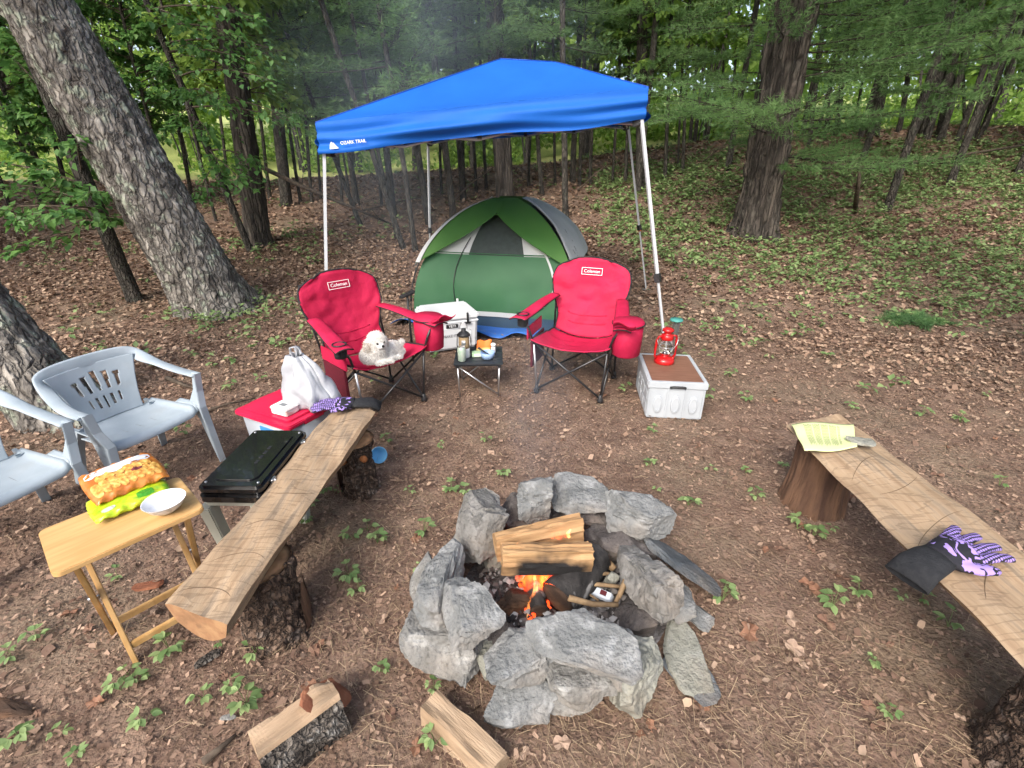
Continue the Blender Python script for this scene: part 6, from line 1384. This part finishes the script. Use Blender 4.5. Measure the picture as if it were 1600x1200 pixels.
for (px, py, L_, rz, sd_, mt, lab) in ((232, 915, .12, 20, 171, M_redwood, 'curved red brown bark piece under the tray table'), (322, 1030, .10, 55, 172, M_wbark, 'grey bark sliver on the soil in front of the left bench'), (15, 1110, .16, -10, 173, M_burnt, 'dark weathered bark slab lying at the lower left edge of the clearing'), (715//2, 1120, .05, 10, 174, M_stone, 'small pale stone on the soil before the left bench')):
    o = add('bark_piece' if mt is not M_stone else 'pebble', rock_mesh((L_, L_*.38, L_*.16), sd_, 9, 3, .08, .03, 1), mt, None, G(px, py, .014), (R(4), R(6), R(rz))); tag(o, lab, 'bark' if mt is not M_stone else 'stone')
# ================================================================== seedlings and fallen leaves
def seedling(seed, n, s):
    g = np.random.default_rng(seed); st = MB(); C = []; yaw = []; sz = []; pit = []
    for k in range(n):
        a = 6.283*k/n+g.normal(0, .35); l = s*g.uniform(.35, 1.0); h = s*g.uniform(.45, 1.05); tip = (math.cos(a)*l*.45, math.sin(a)*l*.45, h)
        st.tube([(0, 0, 0), (tip[0]*.5, tip[1]*.5, h*.7), tip], [.0022, .0016, .001], 4, cap=False)
        for q in (-.75, 0, .75):
            C.append(tip); yaw.append(a-math.pi/2+q); sz.append(s*g.uniform(.40, .66)); pit.append(g.normal(-.12, .22))
    fo = Foliage(); fo.put(OVAL, OVALF, np.array(C), rotm(np.array(yaw), np.array(pit), g.normal(0, .2, len(C))), np.array(sz)); fo.st = st; return mk(fo.mesh('leaves'), [M_herb, M_stem])
M_stem = mat('green_stem', (.11, .16, .05), rough=.7)
LM_ = {'beside the stone fire ring': (.22, 1.47), 'beside the bench with the griddle': (-.95, 1.7), 'beside the bench with the yellow paper': (1.66, 1.7), 'beside the pine tray table': (-1.4, 1.25), 'beside the white crate': (1.2, 3.3), 'by the empty red chair': (.53, 3.6), 'by the dog chair': (-1.0, 3.2), 'by the plastic armchairs': (-2.3, 2.3), 'below the leaning oak': (-3.5, 5.4), 'on the slope below the massive pine': (3.6, 6.5), 'near the split logs before the fire': (-.45, .95), 'behind the bench with the yellow paper': (2.8, 2.6), 'before the low camp table': (.1, 2.6)}
def near(p): return min(LM_, key=lambda k: (p.x-LM_[k][0])**2+(p.y-LM_[k][1])**2)
SEED = [seedling(200+i, 3+i % 3, .095) for i in range(6)]
spots = [(575, 830), (548, 845), (590, 850), (490, 790), (480, 820), (545, 900), (560, 925), (664, 832), (706, 768), (733, 790), (725, 775), (690, 700), (640, 770), (787, 745), (1015, 728), (1025, 768), (1180, 780), (1075, 790), (1110, 735), (1245, 828), (1270, 838), (1300, 830), (1222, 730), (1165, 625), (1140, 925), (1128, 940), (1020, 675), (975, 612), (1330, 640), (1300, 950),
         (200, 1055), (190, 1080), (215, 1070), (320, 1095), (365, 1080), (385, 1100), (400, 1022), (345, 1005), (268, 1022), (185, 908), (60, 1000), (20, 1030), (95, 1150), (35, 1160), (125, 1185), (682, 1040), (678, 1080), (640, 990), (655, 890), (680, 1165), (596, 1050), (700, 1140), (1385, 1120), (1360, 1040), (1405, 935), (1440, 940), (1340, 930), (1480, 980), (1165, 740), (1105, 620), (1200, 560), (1040, 600), (440, 545), (330, 575), (360, 610), (300, 560), (590, 600), (605, 690), (675, 560), (760, 690), (1290, 560), (1410, 600), (1250, 470), (1440, 650), (1500, 660), (1540, 620), (290, 680), (255, 740), (100, 880), (230, 1130), (1070, 560), (1100, 480), (1140, 590), (1320, 740), (1430, 760), (1560, 760), (510, 770), (530, 770)]
for i, (px, py) in enumerate(spots):
    p = ground_hit(px, py); t = add('seedling', SEED[i % 6], None, None, p, (0, 0, i*1.7)); s = rnd.uniform(.38, .80)*(1 if p.y < 3 else 1.25); t.scale = (s, s, s*rnd.uniform(.8, 1.2))
    tag(t, 'small green leafy seedling on the soil '+near(p), 'seedling', 'seedlings around the camp')
# low pine seedling on the right slope
fo = Foliage(); g = np.random.default_rng(44)
for k in range(26): a = g.uniform(0, 6.28); pine_branch(fo, (g.normal(0, .10), g.normal(0, .05), .02), (math.cos(a), math.sin(a), 0), .22, g, 1.4, .085, .004)
p = ground_hit(1432, 503); tag(add('pine_seedling', mk(fo.mesh('pine_seedling'), [mat('young_needle', (.07, .16, .06), (.13, .25, .085), 6, .6, transl=.3), M_twig]), None, None, p, None), 'low tuft of bright green pine seedlings on the leaf strewn slope', 'seedling')
# larger fallen leaves: lobed oak leaves
def oak_leaf(seed):
    g = np.random.default_rng(seed); n = 22; rim = []
    for i in range(n):
        t = i/n*2*math.pi; r = .5*(1+.28*math.cos(6*t+.3)+.06*g.normal()); rim.append((r*.62*math.sin(t), -.5*math.cos(t)*(1+.0*r)*(.9+.2*r), .10*math.sin(3*t+seed)+.12*abs(math.sin(t))*g.uniform(.3, 1)))
    m = MB(); m.v = [(0, 0, 0)]+rim; m.f = [(0, 1+i, 1+(i+1) % n) for i in range(n)]; m.m = [0]*n; m.tube([(0, -.46, .02), (0, -.75, .06)], .012, 4); return m.mesh('oak_leaf')
M_ol = [mat('dead_oak_leaf', (.20, .095, .055), (.30, .16, .10), 5, .75, .3, 30, transl=.15), mat('pale_dead_leaf', (.33, .225, .165), (.42, .30, .22), 5, .75, .3, 30, transl=.15), mat('dark_dead_leaf', (.13, .07, .048), (.20, .115, .075), 5, .8, .3, 30)]
OL = []
for i in range(6):
    me = oak_leaf(300+i); me.materials.append(M_ol[i % 3]); OL.append(me)
lsp = [(1262, 915), (1300, 890), (1315, 905), (1275, 925), (1235, 970), (1290, 975), (1170, 990), (1240, 1015), (1355, 1105), (1165, 735), (1290, 745), (60, 1000), (110, 960), (240, 960), (280, 820), (300, 750), (60, 1060), (420, 1090), (500, 1010), (600, 970), (610, 1120), (650, 1170), (1150, 820), (1215, 860), (560, 740), (640, 640), (700, 640), (880, 690), (950, 700), (1090, 700), (1180, 690), (1200, 640), (1410, 640), (1480, 700), (1520, 740), (1560, 800), (1330, 780), (820, 1180), (860, 1130), (1000, 1150), (1100, 1140), (350, 1060), (150, 1100), (170, 980), (1090, 1100), (620, 920)]
for i, (px, py) in enumerate(lsp+[(rnd.uniform(30, 1570), rnd.uniform(560, 1190)) for _ in range(70)]):
    p = G(px, py)
    if ((p.x-.22)/.62)**2+((p.y-1.47)/.52)**2 < 1 or p.y > 5: continue
    o = add('fallen_leaf', OL[i % 6], None, None, p+Vector((0, 0, .010)), (rnd.gauss(0, .22), rnd.gauss(0, .22), rnd.uniform(0, 6.28))); s = rnd.uniform(.05, .10) if i < 9 else rnd.uniform(.03, .065); o.scale = (s, s, s)
    tag(o, 'dry brown lobed leaf lying loose on the soil '+near(p), 'leaf', 'loose fallen leaves')
# ================================================================== smoke of the fire
def smoke(name, c, r, rot, dens, nscale, label):
    m = MB(); m.lathe([(math.sin(math.pi*i/14), -math.cos(math.pi*i/14)) for i in range(15)], 28); o = m.build(name, None, None, True, loc=c, rot=rot); o.scale = r
    mt = bpy.data.materials.new(name); mt.use_nodes = True; nt = mt.node_tree; N = nt.nodes; L = nt.links; N.remove(N['Principled BSDF']); out = N['Material Output']
    pv = N.new('ShaderNodeVolumePrincipled'); pv.inputs['Color'].default_value = (.68, .82, 1., 1); pv.inputs['Anisotropy'].default_value = .2
    tc = N.new('ShaderNodeTexCoord'); ln = N.new('ShaderNodeVectorMath'); ln.operation = 'LENGTH'; L.new(tc.outputs['Object'], ln.inputs[0])
    mr = N.new('ShaderNodeMapRange'); mr.inputs[1].default_value = 1.; mr.inputs[2].default_value = .1; L.new(ln.outputs['Value'], mr.inputs[0])
    nz = N.new('ShaderNodeTexNoise'); nz.inputs['Scale'].default_value = nscale; nz.inputs['Detail'].default_value = 2; L.new(tc.outputs['Object'], nz.inputs[0])
    m2 = N.new('ShaderNodeMapRange'); m2.inputs[1].default_value = .38; m2.inputs[2].default_value = .7; L.new(nz.outputs[0], m2.inputs[0])
    mu = N.new('ShaderNodeMath'); mu.operation = 'MULTIPLY'; L.new(mr.outputs[0], mu.inputs[0]); L.new(m2.outputs[0], mu.inputs[1]); m3 = N.new('ShaderNodeMath'); m3.operation = 'MULTIPLY'; m3.inputs[1].default_value = dens; L.new(mu.outputs[0], m3.inputs[0])
    L.new(m3.outputs[0], pv.inputs['Density']); L.new(pv.outputs[0], out.inputs['Volume']); o.data.materials.clear(); o.data.materials.append(mt)
    tag(o, label, 'smoke', kind='stuff')

smoke('smoke', Vector((-.95, 6.2, 2.7)), (2.1, 2.0, 3.2), (R(-14), R(-8), 0), .17, 1.6, 'thin blue smoke drifting through the trees left of the canopy')
smoke('smoke_wisp', Vector((.10, 1.95, .72)), (.22, .45, .62), (R(-24), R(-6), 0), .5, 2.2, 'faint wisp of smoke rising from the burning logs')
